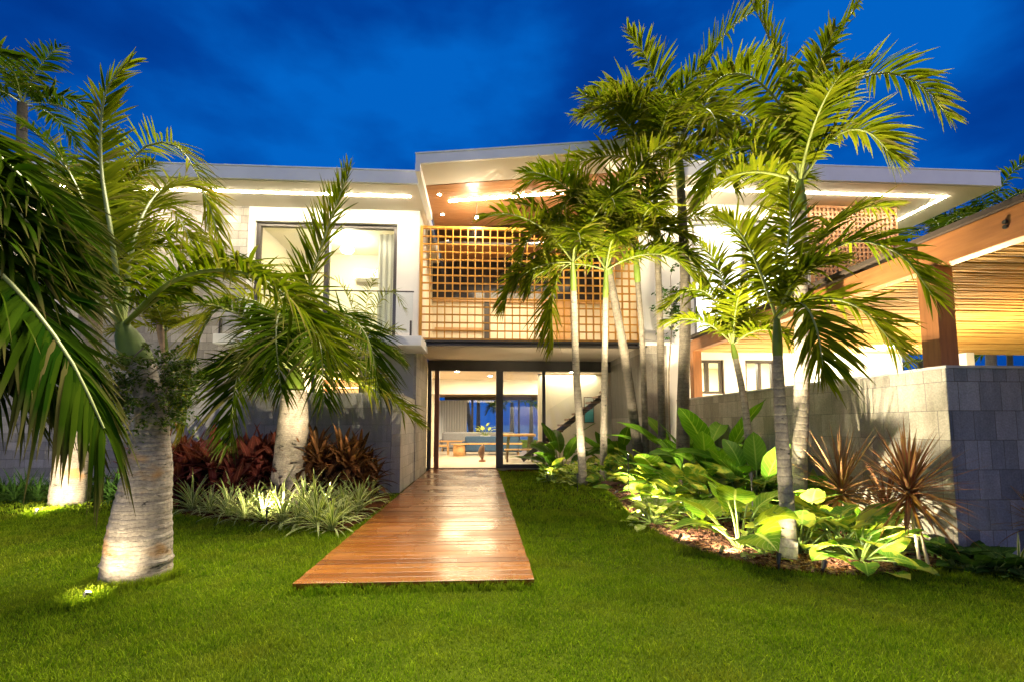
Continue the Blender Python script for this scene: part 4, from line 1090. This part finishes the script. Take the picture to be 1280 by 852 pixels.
slim('slender ringed palm leaning left over the flat stones', (802, 600), [(797, 560), (785, 470), (772, 395), (761, 340)], 11.2, .105, .075, 9.4, tm='trunk_brown', az_range=(150, 390), 
     explicit=[((757, 300, 9.4), (725, 235, 9.2), (690, 212, 9.1), (652, 235, 9.0)), ((757, 300, 9.4), (740, 250, 9.0), (710, 250, 8.7), (690, 300, 8.5)), ((757, 300, 9.4), (775, 240, 9.2), (800, 215, 9.0), (830, 245, 8.9))],
     n_auto=6, flen=2.2, ll=.64, lw_=.044, el=(82, 0), bend=(50, 95), shaft=(.8, .08, .04), seed=25)
slim('slender brown palm in front of the bright white wall corner', (808, 575), [(806, 520), (803, 430), (797, 350)], 11.0, .07, .055, 9.5, az_range=(150, 390),  tm='trunk_brown',
     n_auto=7, flen=1.9, ll=.60, lw_=.040, el=(80, 5), bend=(50, 95), shaft=(.7, .065, .035), seed=27)
slim('tall slender palm with a long green upper stem beside the right wing', (828, 580), [(827, 520), (825, 400), (821, 300)], 10.4, .08, .06, 9.4, az_range=(150, 390),  tm='trunk_brown',
     n_auto=7, flen=2.2, ll=.64, lw_=.044, el=(84, 5), bend=(45, 95), shaft=(1.5, .07, .04), seed=29)
slim('tallest dark ringed palm rising above the roof of the right wing', (853, 600), [(854, 500), (857, 380), (854, 290), (851, 235)], 9.3, .11, .08, 9.1, az_range=(150, 390),  tm='trunk_brown',
     explicit=[((850, 190, 9.1), (828, 120, 9.0), (803, 65, 8.9), (785, 38, 8.8)), ((851, 190, 9.1), (868, 115, 9.0), (905, 45, 8.9), (955, 5, 8.8)),
               ((851, 190, 9.1), (895, 150, 8.9), (950, 150, 8.7), (985, 215, 8.6)), ((850, 190, 9.1), (805, 150, 8.9), (765, 130, 8.8), (728, 142, 8.7)),
               ((850, 190, 9.1), (820, 200, 8.7), (795, 230, 8.6), (785, 290, 8.5))],
     n_auto=5, flen=2.4, ll=.68, lw_=.05, nl=52, shaft=(.9, .09, .045), seed=31, r0=.02)
slim('short young palm with a leaning white trunk before the garden wall', (950, 640), [(941, 590), (930, 500), (919, 445)], 7.6, .065, .045, None,
     explicit=[((916, 425, 7.6), (893, 375, 7.5), (862, 362, 7.4), (832, 385, 7.3)), ((916, 425, 7.6), (906, 365, 7.5), (893, 325, 7.4), (875, 305, 7.4)),
               ((917, 425, 7.6), (950, 380, 7.5), (985, 378, 7.3), (1010, 405, 7.2)), ((917, 425, 7.6), (928, 370, 7.5), (948, 335, 7.4))],
     n_auto=4, flen=1.2, ll=.46, lw_=.036, nl=44, el=(80, 30), shaft=(.25, .05, .03), seed=33, r0=.012)
slim('medium palm in front of the garden wall whose trunk foot glows white', (986, 702), [(984, 640), (977, 540), (973, 470), (972, 440)], 4.9, .072, .045, None,
     explicit=[((972, 395, 4.9), (1010, 335, 4.85), (1065, 302, 4.75), (1125, 318, 4.6), (1168, 372, 4.5), dict(nl=56)), ((972, 395, 4.9), (1015, 372, 4.8), (1075, 385, 4.65), (1125, 440, 4.5)),
               ((972, 395, 4.9), (948, 335, 4.9), (925, 292, 4.85), (895, 270, 4.8)), ((973, 395, 4.9), (982, 325, 5.0), (988, 275, 5.1), (985, 232, 5.2)),
               ((972, 395, 4.9), (1015, 310, 5.0), (1065, 265, 5.0), (1115, 258, 5.0)), ((972, 395, 4.9), (1000, 380, 4.6), (1020, 410, 4.4), (1030, 470, 4.3))],
     n_auto=1, flen=1.0, ll=.44, lw_=.034, nl=52, el=(85, 60), shaft=(.42, .05, .03), seed=35, r0=.015)
slim('large palm rising over the roof beside the medium one, thick pale trunk', (997, 660), [(998, 600), (1002, 480), (1001, 340), (1000, 262)], 6.2, .10, .072, None,
     explicit=[((1000, 220, 6.2), (985, 150, 6.1), (945, 100, 6.0), (905, 95, 5.9), (868, 128, 5.8), dict(nl=56)), ((1000, 220, 6.2), (1040, 130, 6.1), (1095, 92, 6.0), (1150, 105, 5.9), (1185, 145, 5.8), dict(nl=56)),
               ((1000, 220, 6.2), (1012, 130, 6.1), (1045, 50, 6.0), (1085, -15, 5.9), dict(nl=50)), ((1000, 220, 6.2), (985, 130, 6.3), (962, 50, 6.4), (935, -5, 6.5)),
               ((1000, 220, 6.2), (950, 185, 6.0), (905, 195, 5.9), (878, 250, 5.8)), ((1000, 220, 6.2), (1045, 170, 6.0), (1085, 165, 5.9), (1120, 200, 5.8)),
               ((1000, 220, 6.2), (1004, 150, 5.9), (1022, 85, 5.6), (1045, 35, 5.4))],
     n_auto=3, flen=1.5, ll=.54, lw_=.042, nl=54, el=(65, 10), shaft=(.45, .08, .045), seed=37, r0=.02)

# far palms behind the house and the pergola
FG = 'dark palms far behind'
def far_palm(label, px, py, Y, n=9, fl=2.6, seed=41, lean=0):
    b_ = base(px - lean, 520, Y); top = at(px, py, Y)
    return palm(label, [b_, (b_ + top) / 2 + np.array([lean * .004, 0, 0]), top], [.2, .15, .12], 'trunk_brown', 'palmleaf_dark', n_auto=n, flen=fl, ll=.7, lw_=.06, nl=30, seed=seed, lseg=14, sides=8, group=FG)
far_palm('dark palm top showing above the pergola roof at the right edge', 1236, 268, 17, seed=43)
far_palm('dark palm crown between the right wing roof and the pergola', 1165, 285, 20, seed=45)
far_palm('dark palm seen under the pergola roof at the right edge', 1262, 440, 24, seed=47)
far_palm('dark palm seen between the house end and the pergola post', 1150, 452, 24, n=7, seed=48)
far_palm('dark palm crown against the sky at the far left', 28, 130, 15, seed=49, fl=2.2)
far_palm('dark palm trunk seen through the back glass of the living room', 580, 470, 33, seed=51, lean=-12)

for k_, (px, py, yy, lb) in enumerate([(598, 500, 37, 'dark palm seen through the back glass just left of the steel frame'), (640, 503, 36, 'dark palm seen through the back glass right of the steel frame'), (664, 498, 40, 'dark far palm seen through the back glass near the stairs')]):
    far_palm(lb, px, py, yy, n=8, seed=53 + k_)

# ------------------------------------------------------------------ leaves and garden plants
def leaf(q, p0, az, el, L, W, bend=.8, fold=.25, shape='ell', nu=5, nv=9, mi=0, ripple=0.0, roll=0.0, ph=0.0):
    vs = np.linspace(0, 1, nv)
    if shape == 'heart': w = np.array([.55, .92, 1, .97, .86, .7, .5, .27, .02]) if nv == 9 else np.interp(vs, np.linspace(0, 1, 9), [.55, .92, 1, .97, .86, .7, .5, .27, .02])
    elif shape == 'strap': w = np.interp(vs, [0, .15, .55, .85, 1], [.6, .9, 1, .6, .02])
    elif shape == 'spike': w = np.interp(vs, [0, .1, .6, 1], [1, .9, .7, .02])
    else: w = np.interp(vs, [0, .12, .3, .5, .7, .88, 1], [.12, .62, .95, 1, .84, .45, .02])
    p = np.array(p0, float)
    P = np.zeros((nv, nu, 3)); UV = np.zeros((nv, nu, 2))
    us = np.linspace(-1, 1, nu)
    sd0 = np.array([-math.sin(az), math.cos(az), 0])
    for i, v in enumerate(vs):
        e = el - bend * v
        T = np.array([math.cos(az) * math.cos(e), math.sin(az) * math.cos(e), math.sin(e)])
        Nn = np.cross(T, sd0)
        sd = sd0 * math.cos(roll) + Nn * math.sin(roll); Nn = np.cross(T, sd)
        if i: p = p + T * L / (nv - 1)
        for j, u in enumerate(us):
            back = -T * L * .22 * abs(u) ** 1.3 * (1 - v) ** 3 if shape == 'heart' else 0
            P[i, j] = p + sd * u * W * .5 * w[i] + Nn * (abs(u) * W * .5 * w[i] * fold + ripple * W * abs(u) * math.sin(v * 13 + ph + 2 * u)) + back
            UV[i, j] = (.5 + .5 * u, v)
    q.grid(P, UV, mi)
    return p
def big_plant(name, label, cat, loc, n, pet, L, W, mat_, seed, el=(80, 25), shape='heart', lbend=.9, lel=.4, group=None, fold=.15, stem=True, ripple=.03, spread=.06):
    """broad leaves, each on its own stalk, from one crown"""
    rg = np.random.default_rng(seed)
    o = thing(name, label, cat, loc, group)
    q = M(); s_ = M()
    for i in range(n):
        fr = (i + .5) / n
        az = i * 2.39996 + seed + rg.normal(0, .2); e = R(el[0] + (el[1] - el[0]) * fr + rg.normal(0, 6))
        lp = pet * rg.uniform(.6, 1.1)
        b0 = np.array(loc) + np.array([math.cos(az), math.sin(az), 0]) * spread * rg.uniform(.2, 1)
        c = auto_curve(b0, az, e, lp, .35, 6)
        s_.tube(c, np.linspace(.011, .006, 7) * (1 + L), 6, 0, False)
        leaf(q, c[-1], az + rg.normal(0, .2), e * .45 + lel * rg.uniform(-.3, 1.0), L * rg.uniform(.65, 1.12), W * rg.uniform(.75, 1.1), lbend * .6 * rg.uniform(.6, 1.3), fold, shape, 7 if shape != 'strap' else 5, 9, 0, ripple, rg.normal(0, .25), rg.uniform(0, 6))
    q.build('foliage', mat_, o, True)
    s_.build('leaf_stalks', MT['greenstem'], o, True)
    return o
def spiky(name, label, cat, loc, n, L, W, mat_, seed, el=(88, -15), bend=(.15, .7), stem_h=0, stem_r=.03, stems=None, group=None, sv=9, nu=3):
    rg = np.random.default_rng(seed)
    o = thing(name, label, cat, loc, group)
    loc = np.array(loc, float)
    heads = stems or [((0, 0, 0), (0, 0, stem_h))]
    q = M()
    for hi_, (a, b_) in enumerate(heads):
        top = loc + np.array(b_)
        if b_[2] > .12:
            mid = loc + (np.array(a) + np.array(b_)) / 2 + np.array([.02, .02, 0])
            M().tube(spline([loc + np.array(a), mid, top], 10), np.linspace(stem_r, stem_r * .8, 10), 8).build('stem', MT['stem'], o, True)
        for i in range(n):
            fr = (i + .5) / n
            az = i * 2.39996 + seed + hi_ + rg.normal(0, .15); e = R(el[0] + (el[1] - el[0]) * fr ** .9 + rg.normal(0, 5))
            leaf(q, top + np.array([0, 0, .10 * (.5 - fr)]) * (L / .6), az, e, L * rg.uniform(.75, 1.1), W * rg.uniform(.8, 1.2), bend[0] + (bend[1] - bend[0]) * fr * rg.uniform(.6, 1.4), .3, 'strap' if W > .045 or cat == 'grass clump' else 'spike', nu, sv)
    q.build('foliage', mat_, o, True)
    return o

# red cordyline hedge
CG = 'dark red hedge along the left wing'
protos = [spiky('cordyline_plant', 'dark red broad leaved plant in the hedge along the left wing', 'shrub', (-2.6, 9.55, 0), 26, .55, .095, MT['cordyline'], 61, (85, -5), (.3, 1.1), .35, .018, [((0, 0, 0), (0, 0, .30)), ((.05, .05, 0), (.14, .1, .52)), ((-.05, 0, 0), (-.15, -.05, .14))], CG),
          spiky('cordyline_plant', 'bronze and red plant in the hedge between the swollen palm and the boardwalk', 'shrub', (-2.35, 8.95, 0), 26, .52, .085, MT['cordyline_b'], 63, (85, -5), (.3, 1.1), .35, .018, [((0, 0, 0), (0, 0, .42)), ((.05, .05, 0), (.12, .1, .2)), ((-.05, 0, 0), (-.15, -.05, .62))], CG)]
LR = 'dark red broad leaved plant in the hedge along the left wing'
LB = 'bronze and red plant in the hedge between the swollen palm and the boardwalk'
for i, px in enumerate(range(186, 470, 17)):
    for row in range(2):
        Y = (9.75 if row else 9.1) + random.uniform(-.15, .15)
        p = at(px + random.uniform(-7, 7), 600, Y)
        if p[0] > -2.2 or (i == 0 and row == 0): continue
        br = px > 372
        copy_tree(protos[1 if br else 0], (p[0], Y, 0.02), random.uniform(0, 6.28), random.uniform(.95, 1.3), LB if br else LR)
# striped grass clumps
SG = 'striped grass clumps along the hedge'
sg = spiky('striped_grass_clump', 'green and cream striped grass clump at the edge of the hedge', 'grass clump', (-2.3, 7.6, 0), 70, .52, .022, MT['striped'], 65, (85, 15), (.5, 1.9), 0, group=SG, sv=7)
for px, py in [(222, 628), (240, 638), (262, 642), (285, 646), (305, 650), (328, 652), (352, 655), (372, 657), (396, 660), (415, 664), (430, 650), (448, 640), (462, 628), (405, 645), (380, 642), (345, 640), (318, 638), (290, 632), (262, 628), (236, 622), (430, 632), (330, 628), (395, 630)]:
    p = gnd(px, py)
    copy_tree(sg, (p[0], p[1], 0.01), random.uniform(0, 6.28), random.uniform(.95, 1.4))
DG = 'dark strap plants at the far left'
dg = spiky('strap_leaf_plant', 'dark green strap leaved plant at the far left edge of the lawn', 'plant', (-9.6, 9.6, 0), 40, .6, .04, MT['dark_leaf'], 67, (85, 10), (.4, 1.5), 0, group=DG, sv=7)
for px in list(range(-10, 200, 15)) + list(range(-16, 190, 21)):
    Y = 9.5 + random.uniform(-.35, .3); p = at(px, 600, Y)
    copy_tree(dg, (p[0], Y, 0.01), random.uniform(0, 6.28), random.uniform(.8, 1.25))

# vine round the neck of the front palm
vn = thing('vine', 'bushy small leaved vine wrapped round the neck of the swollen palm', 'vine', tuple(at(186, 500, YA)))
q = M(); s_ = M()
rg = np.random.default_rng(71)
cv = at(186, 490, YA)
for i in range(170):
    a = rg.uniform(0, 6.28); r0_ = rg.uniform(.10, .24)
    p = cv + np.array([math.cos(a) * r0_, math.sin(a) * r0_, rg.uniform(-.30, .36)])
    st_ = auto_curve(p, a, R(rg.uniform(-20, 70)), rg.uniform(.12, .3), R(rg.uniform(20, 100)), 7)
    s_.tube(st_, .002, 4, 0, False)
    for c in st_[1:]:
        for k in range(4):
            leaf(q, c + rg.normal(0, .015, 3), rg.uniform(0, 6.28), rg.uniform(-.8, .8), rg.uniform(.025, .05), rg.uniform(.016, .028), .5, .2, 'ell', 3, 5)
for k in range(3):
    hs = [cv + np.array([math.cos(k * 2.1 + z * 7) * .15, math.sin(k * 2.1 + z * 7) * .15, z]) for z in np.linspace(-.55, .4, 18)]
    s_.tube(hs, .007, 6, 0, False)
    for c in hs[:6]:
        for j in range(5): leaf(q, c + rg.normal(0, .02, 3), rg.uniform(0, 6.28), rg.uniform(-.8, .8), .04, .024, .5, .2, 'ell', 3, 5)
q.build('foliage', MT['vine'], vn, True); s_.build('stems', MT['stem'], vn)

# right bed: broad leaved plants
def bedpt(px, py, z=.03): return tuple(gnd(px, py, z))
big_plant('paddle_leaf_plant', 'tall paddle leaved plant in front of the fixed entrance glass', 'plant', bedpt(700, 592), 16, .7, 1.25, .42, MT['paddle'], 81, (85, 35), 'ell', .8, .6)
big_plant('paddle_leaf_plant', 'paddle leaved plant between the slender palms by the stairs window', 'plant', bedpt(770, 592), 14, .8, 1.1, .40, MT['paddle'], 82, (85, 35), 'ell', .8, .6)
big_plant('paddle_leaf_plant', 'tall dark paddle leaved plant against the garden wall behind the young palm', 'plant', (4.3, 8.9, .03), 15, 1.15, 1.1, .5, MT['paddle'], 83, (86, 45), 'ell', .7, .7)
big_plant('paddle_leaf_plant', 'leafy paddle plant at the far end of the garden wall', 'plant', (4.35, 10.4, .03), 14, 1.0, 1.0, .42, MT['paddle'], 84, (85, 40), 'ell', .8, .6)
big_plant('paddle_leaf_plant', 'low paddle leaved plant behind the pale flower', 'plant', (4.25, 7.6, .03), 16, .8, .9, .4, MT['paddle'], 85, (80, 20), 'ell', 1.0, .5)
big_plant('paddle_leaf_plant', 'bright paddle leaved plant between the young palm and the tallest palm', 'plant', (3.75, 8.3, .03), 16, .85, .8, .36, MT['paddle'], 88, (85, 25), 'ell', .8, .6)
big_plant('paddle_leaf_plant', 'bright paddle leaved plant just left of the large palm trunk', 'plant', (4.0, 6.9, .03), 14, .75, .7, .34, MT['paddle'], 89, (85, 25), 'ell', .8, .6)
big_plant('shrub', 'dark leafy shrub at the foot of the stone pier', 'shrub', (3.9, 11.4, .03), 16, .5, .55, .26, MT['dark_leaf'], 86, (85, 10), 'ell', .9, .5)
big_plant('shrub', 'green gold leafy shrub along the garden wall behind the large palm', 'shrub', (4.5, 6.7, .03), 16, .6, .6, .28, MT['pothos'], 87, (85, 10), 'ell', .9, .5)
TG = 'lime leaved taro plants in the bed'
def taro(label, px, py, n, pet, L, m_, seed, el=(85, 5)):
    return big_plant('taro_plant', label, 'plant', bedpt(px, py), n, pet, L, L * .8, MT[m_], seed, el, 'heart', 1.2, .35, TG)
taro('huge lime yellow heart leaves on a pale stalk beside the glowing trunk', 925, 684, 13, .60, .50, 'taro', 91, (85, 30))
taro('bushy lime leaved plant right of the large palm trunk', 1045, 690, 16, .50, .42, 'pothos', 92, (85, 20))
taro('lime leaved plant at the bed edge beside the small spotlight', 832, 642, 16, .46, .46, 'taro', 93)
taro('lime leaved plant in front of the ringed leaning palm', 842, 612, 16, .85, .62, 'taro', 94)
taro('lime leaved plant behind the pale flower head', 885, 616, 16, .8, .62, 'pothos', 95)
taro('green gold leaved plant under the young leaning palm', 948, 632, 16, .85, .60, 'pothos', 96)
taro('low gold leaved plant left of the ringed palm foot', 786, 599, 14, .6, .5, 'taro', 97)
taro('green leaved plant just behind the reddish spiky plants', 1098, 690, 10, .36, .32, 'pothos', 98)
big_plant('variegated_plant', 'bright yellow green low plant lit at the bed tip by the entrance', 'plant', bedpt(722, 602), 40, .38, .28, .2, MT['bright'], 99, (85, 5), 'ell', .9, .4)
big_plant('variegated_plant', 'glowing pale variegated plant right beside the small spotlight', 'plant', bedpt(817, 654), 34, .26, .22, .17, MT['bright'], 100, (85, 5), 'ell', .9, .4)
big_plant('variegated_plant', 'pale round leaved plant lit up at the foot of the glowing trunk', 'plant', bedpt(958, 692), 18, .26, .16, .15, MT['bright'], 101, (85, 5), 'heart', .6, .4)
spiky('fern_clump', 'bright green ferny clump between lime leaves at the bed edge', 'plant', bedpt(868, 660), 40, .34, .03, MT['pothos'], 102, (85, 5), (.5, 1.6), 0, sv=7)
spiky('strap_leaf_plant', 'upright strap leaves standing behind the young palm foot', 'plant', bedpt(965, 650), 26, .75, .035, MT['striped'], 103, (88, 50), (.2, .9), 0, sv=7)
# reddish spiky plants by the wall corner
spiky('dracaena_plant', 'tan spiky plant close to the large palm, against the wall', 'plant', tuple(gnd(1055, 668, .03)), 90, .85, .034, MT['dracaena_b'], 105, (88, -28), (.05, .45), 0, .018, [((0, 0, 0), (0, 0, .52))], 'spiky plants by the wall corner')
spiky('dracaena_plant', 'reddish spiky plant on bare grey stems at the wall corner', 'plant', tuple(gnd(1150, 706, .03)), 80, .66, .032, MT['dracaena'], 106, (88, -28), (.05, .5), 0, .016, [((0, 0, 0), (-.04, .03, .72)), ((.06, -.03, 0), (.0, .06, .66)), ], 'spiky plants by the wall corner')
spiky('dracaena_plant', 'low dark red spiky plant between the two taller spiky ones', 'plant', tuple(gnd(1112, 680, .03)), 60, .6, .03, MT['dracaena'], 107, (80, -30), (.1, .6), 0, .016, [((0, 0, 0), (0, 0, .36))], 'spiky plants by the wall corner')
yu = spiky('strap_leaf_plant', 'thin leaved plant at the right edge against the dark wall', 'plant', tuple(at(1300, 690, 4.6) * np.array([1, 1, 0]) + np.array([0, 0, .0])), 40, .5, .022, MT['dracaena_b'], 109, (85, 0), (.2, .9), 0, .014, [((0, 0, 0), (0, 0, .4))])
GC = 'low leafy plants along the dark wall foot'
gc = big_plant('ground_cover_plant', 'low dark leafy plant on the lawn edge at the foot of the dark wall', 'plant', tuple(gnd(1195, 708)), 14, .16, .2, .13, MT['dark_leaf'], 110, (70, 5), 'heart', .8, .3, GC)
for px, py in [(1216, 713), (1240, 716), (1262, 718), (1286, 722), (1172, 700), (1180, 690), (1228, 708)]:
    p = gnd(px, py); copy_tree(gc, (p[0], p[1], 0), random.uniform(0, 6.28), random.uniform(.8, 1.15))
spiky('strap_leaf_plant', 'pale strap leaves rising from the low plants at the right edge', 'plant', tuple(gnd(1275, 716)), 14, .4, .03, MT['striped'], 111, (80, 20), (.6, 1.6), 0, sv=7)
# bed fillers between the big plants
FGp = 'leafy green filler plants in the bed'
fp = big_plant('leafy_plant', 'leafy green filler plant among the larger plants of the bed', 'plant', (4.2, 9.6, .03), 24, .5, .42, .3, MT['pothos'], 112, (85, 5), 'heart', .9, .4, FGp)
for px, py in [(690, 600), (735, 598), (760, 604), (800, 610), (815, 618), (860, 618), (855, 640), (905, 640), (915, 620), (925, 650), (975, 640), (1010, 660), (1025, 650), (1075, 700), (895, 600), (840, 590), (880, 650), (1000, 690), (985, 615), (1040, 640)]:
    p = gnd(px, py, .03); copy_tree(fp, p, random.uniform(0, 6.28), random.uniform(.75, 1.2))

tr = thing('slender_shrub', 'slender sparse shrub with small round leaves before the white corner wall', 'shrub', base(838, 560, 11.3))
st_ = spline([base(838, 560, 11.3)] + tk(11.3, (836, 480), (840, 400), (838, 345)), 14)
q = M(); q.tube(st_, np.linspace(.022, .008, 14), 6); f_ = M(); rg = np.random.default_rng(131)
for k in range(26):
    c0 = st_[rg.integers(7, 14)] + rg.normal(0, .02, 3)
    br_ = auto_curve(c0, rg.uniform(0, 6.28), R(rg.uniform(10, 75)), rg.uniform(.3, .8), .6, 7)
    q.tube(br_, np.linspace(.006, .002, 8), 5, 0, False)
    for c in br_[2:]:
        for j in range(4): leaf(f_, c + rg.normal(0, .02, 3), rg.uniform(0, 6.28), rg.uniform(-.6, .8), .09, .06, .4, .15, 'ell', 3, 5)
q.build('stem', MT['stem'], tr, True); f_.build('foliage', MT['dark_leaf'], tr, True)

pp = big_plant('potted_plant', 'yellow green potted plant between the two sofas in the living room', 'potted plant', (0.15, 22.9, .85), 14, .55, .35, .16, MT['bright'], 141, (85, 30), 'ell', .8, .4)
M().lathe((0.15, 22.9, .09), [(0, 0), (.16, 0), (.22, .5), (.24, .80), (.20, .80), (.19, .74), (0, .74)], 20).build('pot', MT['white'], pp, True)

# pale flower head
fl = thing('hydrangea', 'pale lilac mottled flower head between the lime leaves', 'flower', bedpt(884, 648))
fc = at(884, 618, gnd(884, 648)[1])
q = M(); rg = np.random.default_rng(121)
for i in range(240):
    d = rg.normal(0, 1, 3); d /= np.linalg.norm(d); d[2] = abs(d[2]) * .8 - .15
    c = fc + d * np.array([.15, .12, .11])
    for k in range(4):
        leaf(q, c, k * 1.57 + i, R(30), .026, .024, .3, .1, 'ell', 3, 4)
q.build('petals', MT['flower'], fl, True)
M().tube([np.array(bedpt(884, 648)), fc], .008, 6).build('stem', MT['greenstem'], fl)
# flat stones at the bed tip
for (px, py, s_, lb) in [(766, 606, .42, 'flat reddish stone at the bed edge, larger of the two'), (788, 610, .27, 'small flat reddish stone lying right of the larger one')]:
    c = gnd(px, py)
    pts = [(c[0] + s_ * math.cos(a) * random.uniform(.8, 1.1), c[1] + s_ * .7 * math.sin(a) * random.uniform(.8, 1.1)) for a in np.linspace(0, 6.28, 11)[:-1]]
    tag(M().poly(pts, 0, .10).build('flat_stone', MT['rock'], bevel=.02), lb, 'stone')

# ------------------------------------------------------------------ garden spotlights
def garden_spot(label, loc, target, power, size=70, hgt=.05, spill=0):
    o = thing('garden_spotlight', label, 'spotlight', loc, 'small garden spotlights')
    loc = np.array(loc, float); d = np.array(target, float) - loc; d /= np.linalg.norm(d)
    h = loc + np.array([0, 0, hgt])
    M().tube([h - d * .05, h, h + d * .05], [.013, .021, .024], 12).build('lamp_head', MT['black'], o, True)
    M().tube([h + d * .044, h + d * .0505], [.020, .020], 12).build('lens', MT['lamp_hot'], o)
    M().tube([loc - np.array([0, 0, .02]), h - d * .03], .008, 6).build('spike', MT['black'], o)
    if spill: point('lamp_spill', h + np.array([0, 0, .05]), spill, (1.0, .84, .55), .02)
    spot('garden_beam', h + d * .07, target, power, size, .7, (1.0, .84, .55))
    return o
WARM = (1.0, .84, .55)
garden_spot('small spotlight in the grass at the foot of the swollen front palm', gnd(106, 752), at(150, 660, YA - .4), 10, 172, .03, 2.2)
garden_spot('small spotlight in the grass before the far left palm', gnd(45, 644), at(96, 540, YC), 80, 165, .06, 4)
garden_spot('small spotlight hidden in the striped grass before the squat palm', gnd(333, 658), at(364, 520, YB), 75, 140, .22)
garden_spot('small spotlight among the striped grass right of the squat palm', gnd(412, 652), at(385, 430, 8.3), 330, 85, .3)
garden_spot('small spotlight at the hedge between the squat palm and the stone wall', (-4.9, 9.3, 0), at(255, 470, 11.6), 230, 125, .35)
garden_spot('small spotlight at the bed tip below the tall paddle leaves', bedpt(684, 600), at(700, 530, 12.6), 60, 110, .1)
garden_spot('small glowing spotlight at the bed edge among lime leaves', bedpt(793, 645), at(880, 590, 8.5), 130, 140)
garden_spot('small spotlight at the foot of the glowing medium palm', bedpt(974, 711), at(981, 560, 4.92), 20, 120, .1)
garden_spot('small spotlight at the bed tip beside the entrance glass', bedpt(722, 612), at(730, 480, 11.0), 70, 100, .3)
garden_spot('small spotlight among the plants between the palms and garden wall', (3.5, 5.8, .03), (4.9, 5.6, 1.5), 170, 120)
garden_spot('small spotlight in the bed under the tallest palm', (2.6, 8.5, .03), (2.9, 9.3, 6.0), 1050, 76, .8)
garden_spot('small spotlight in the bed under the large palm', (3.2, 5.6, .03), (3.75, 6.4, 4.4), 900, 85, .75)
garden_spot('small spotlight in the bed under the ringed leaning palm', bedpt(775, 604), at(790, 480, 11), 60, 90, .3)
for px, py, pw, tgt, lb in [(850, 677, 60, (905, 600, 7.0), 'small spotlight at the bed edge in front of the pale flower'), (902, 694, 60, (950, 590, 6.5), 'small spotlight at the bed edge in front of the huge lime leaves'),
                            (1030, 714, 70, (1060, 600, 5.0), 'small spotlight at the bed edge before the bushy lime plant'), (1120, 708, 30, (1110, 560, 5.0), 'small spotlight at the bed edge before the reddish spiky plant'),
                            (770, 618, 90, (840, 560, 9.5), 'small spotlight at the bed edge beside the flat stones')]:
    garden_spot(lb, bedpt(px, py), at(*tgt), pw * .55, 140, .06)
garden_spot('small spotlight deep in the bed before the tall paddle leaves', (3.7, 7.2, .03), (4.3, 8.8, 1.3), 260, 130, .35)
garden_spot('small spotlight on the stone ledge washing the white corner wall', (4.75, 11.2, 2.1), (4.7, 12, 5.0), 70, 75)
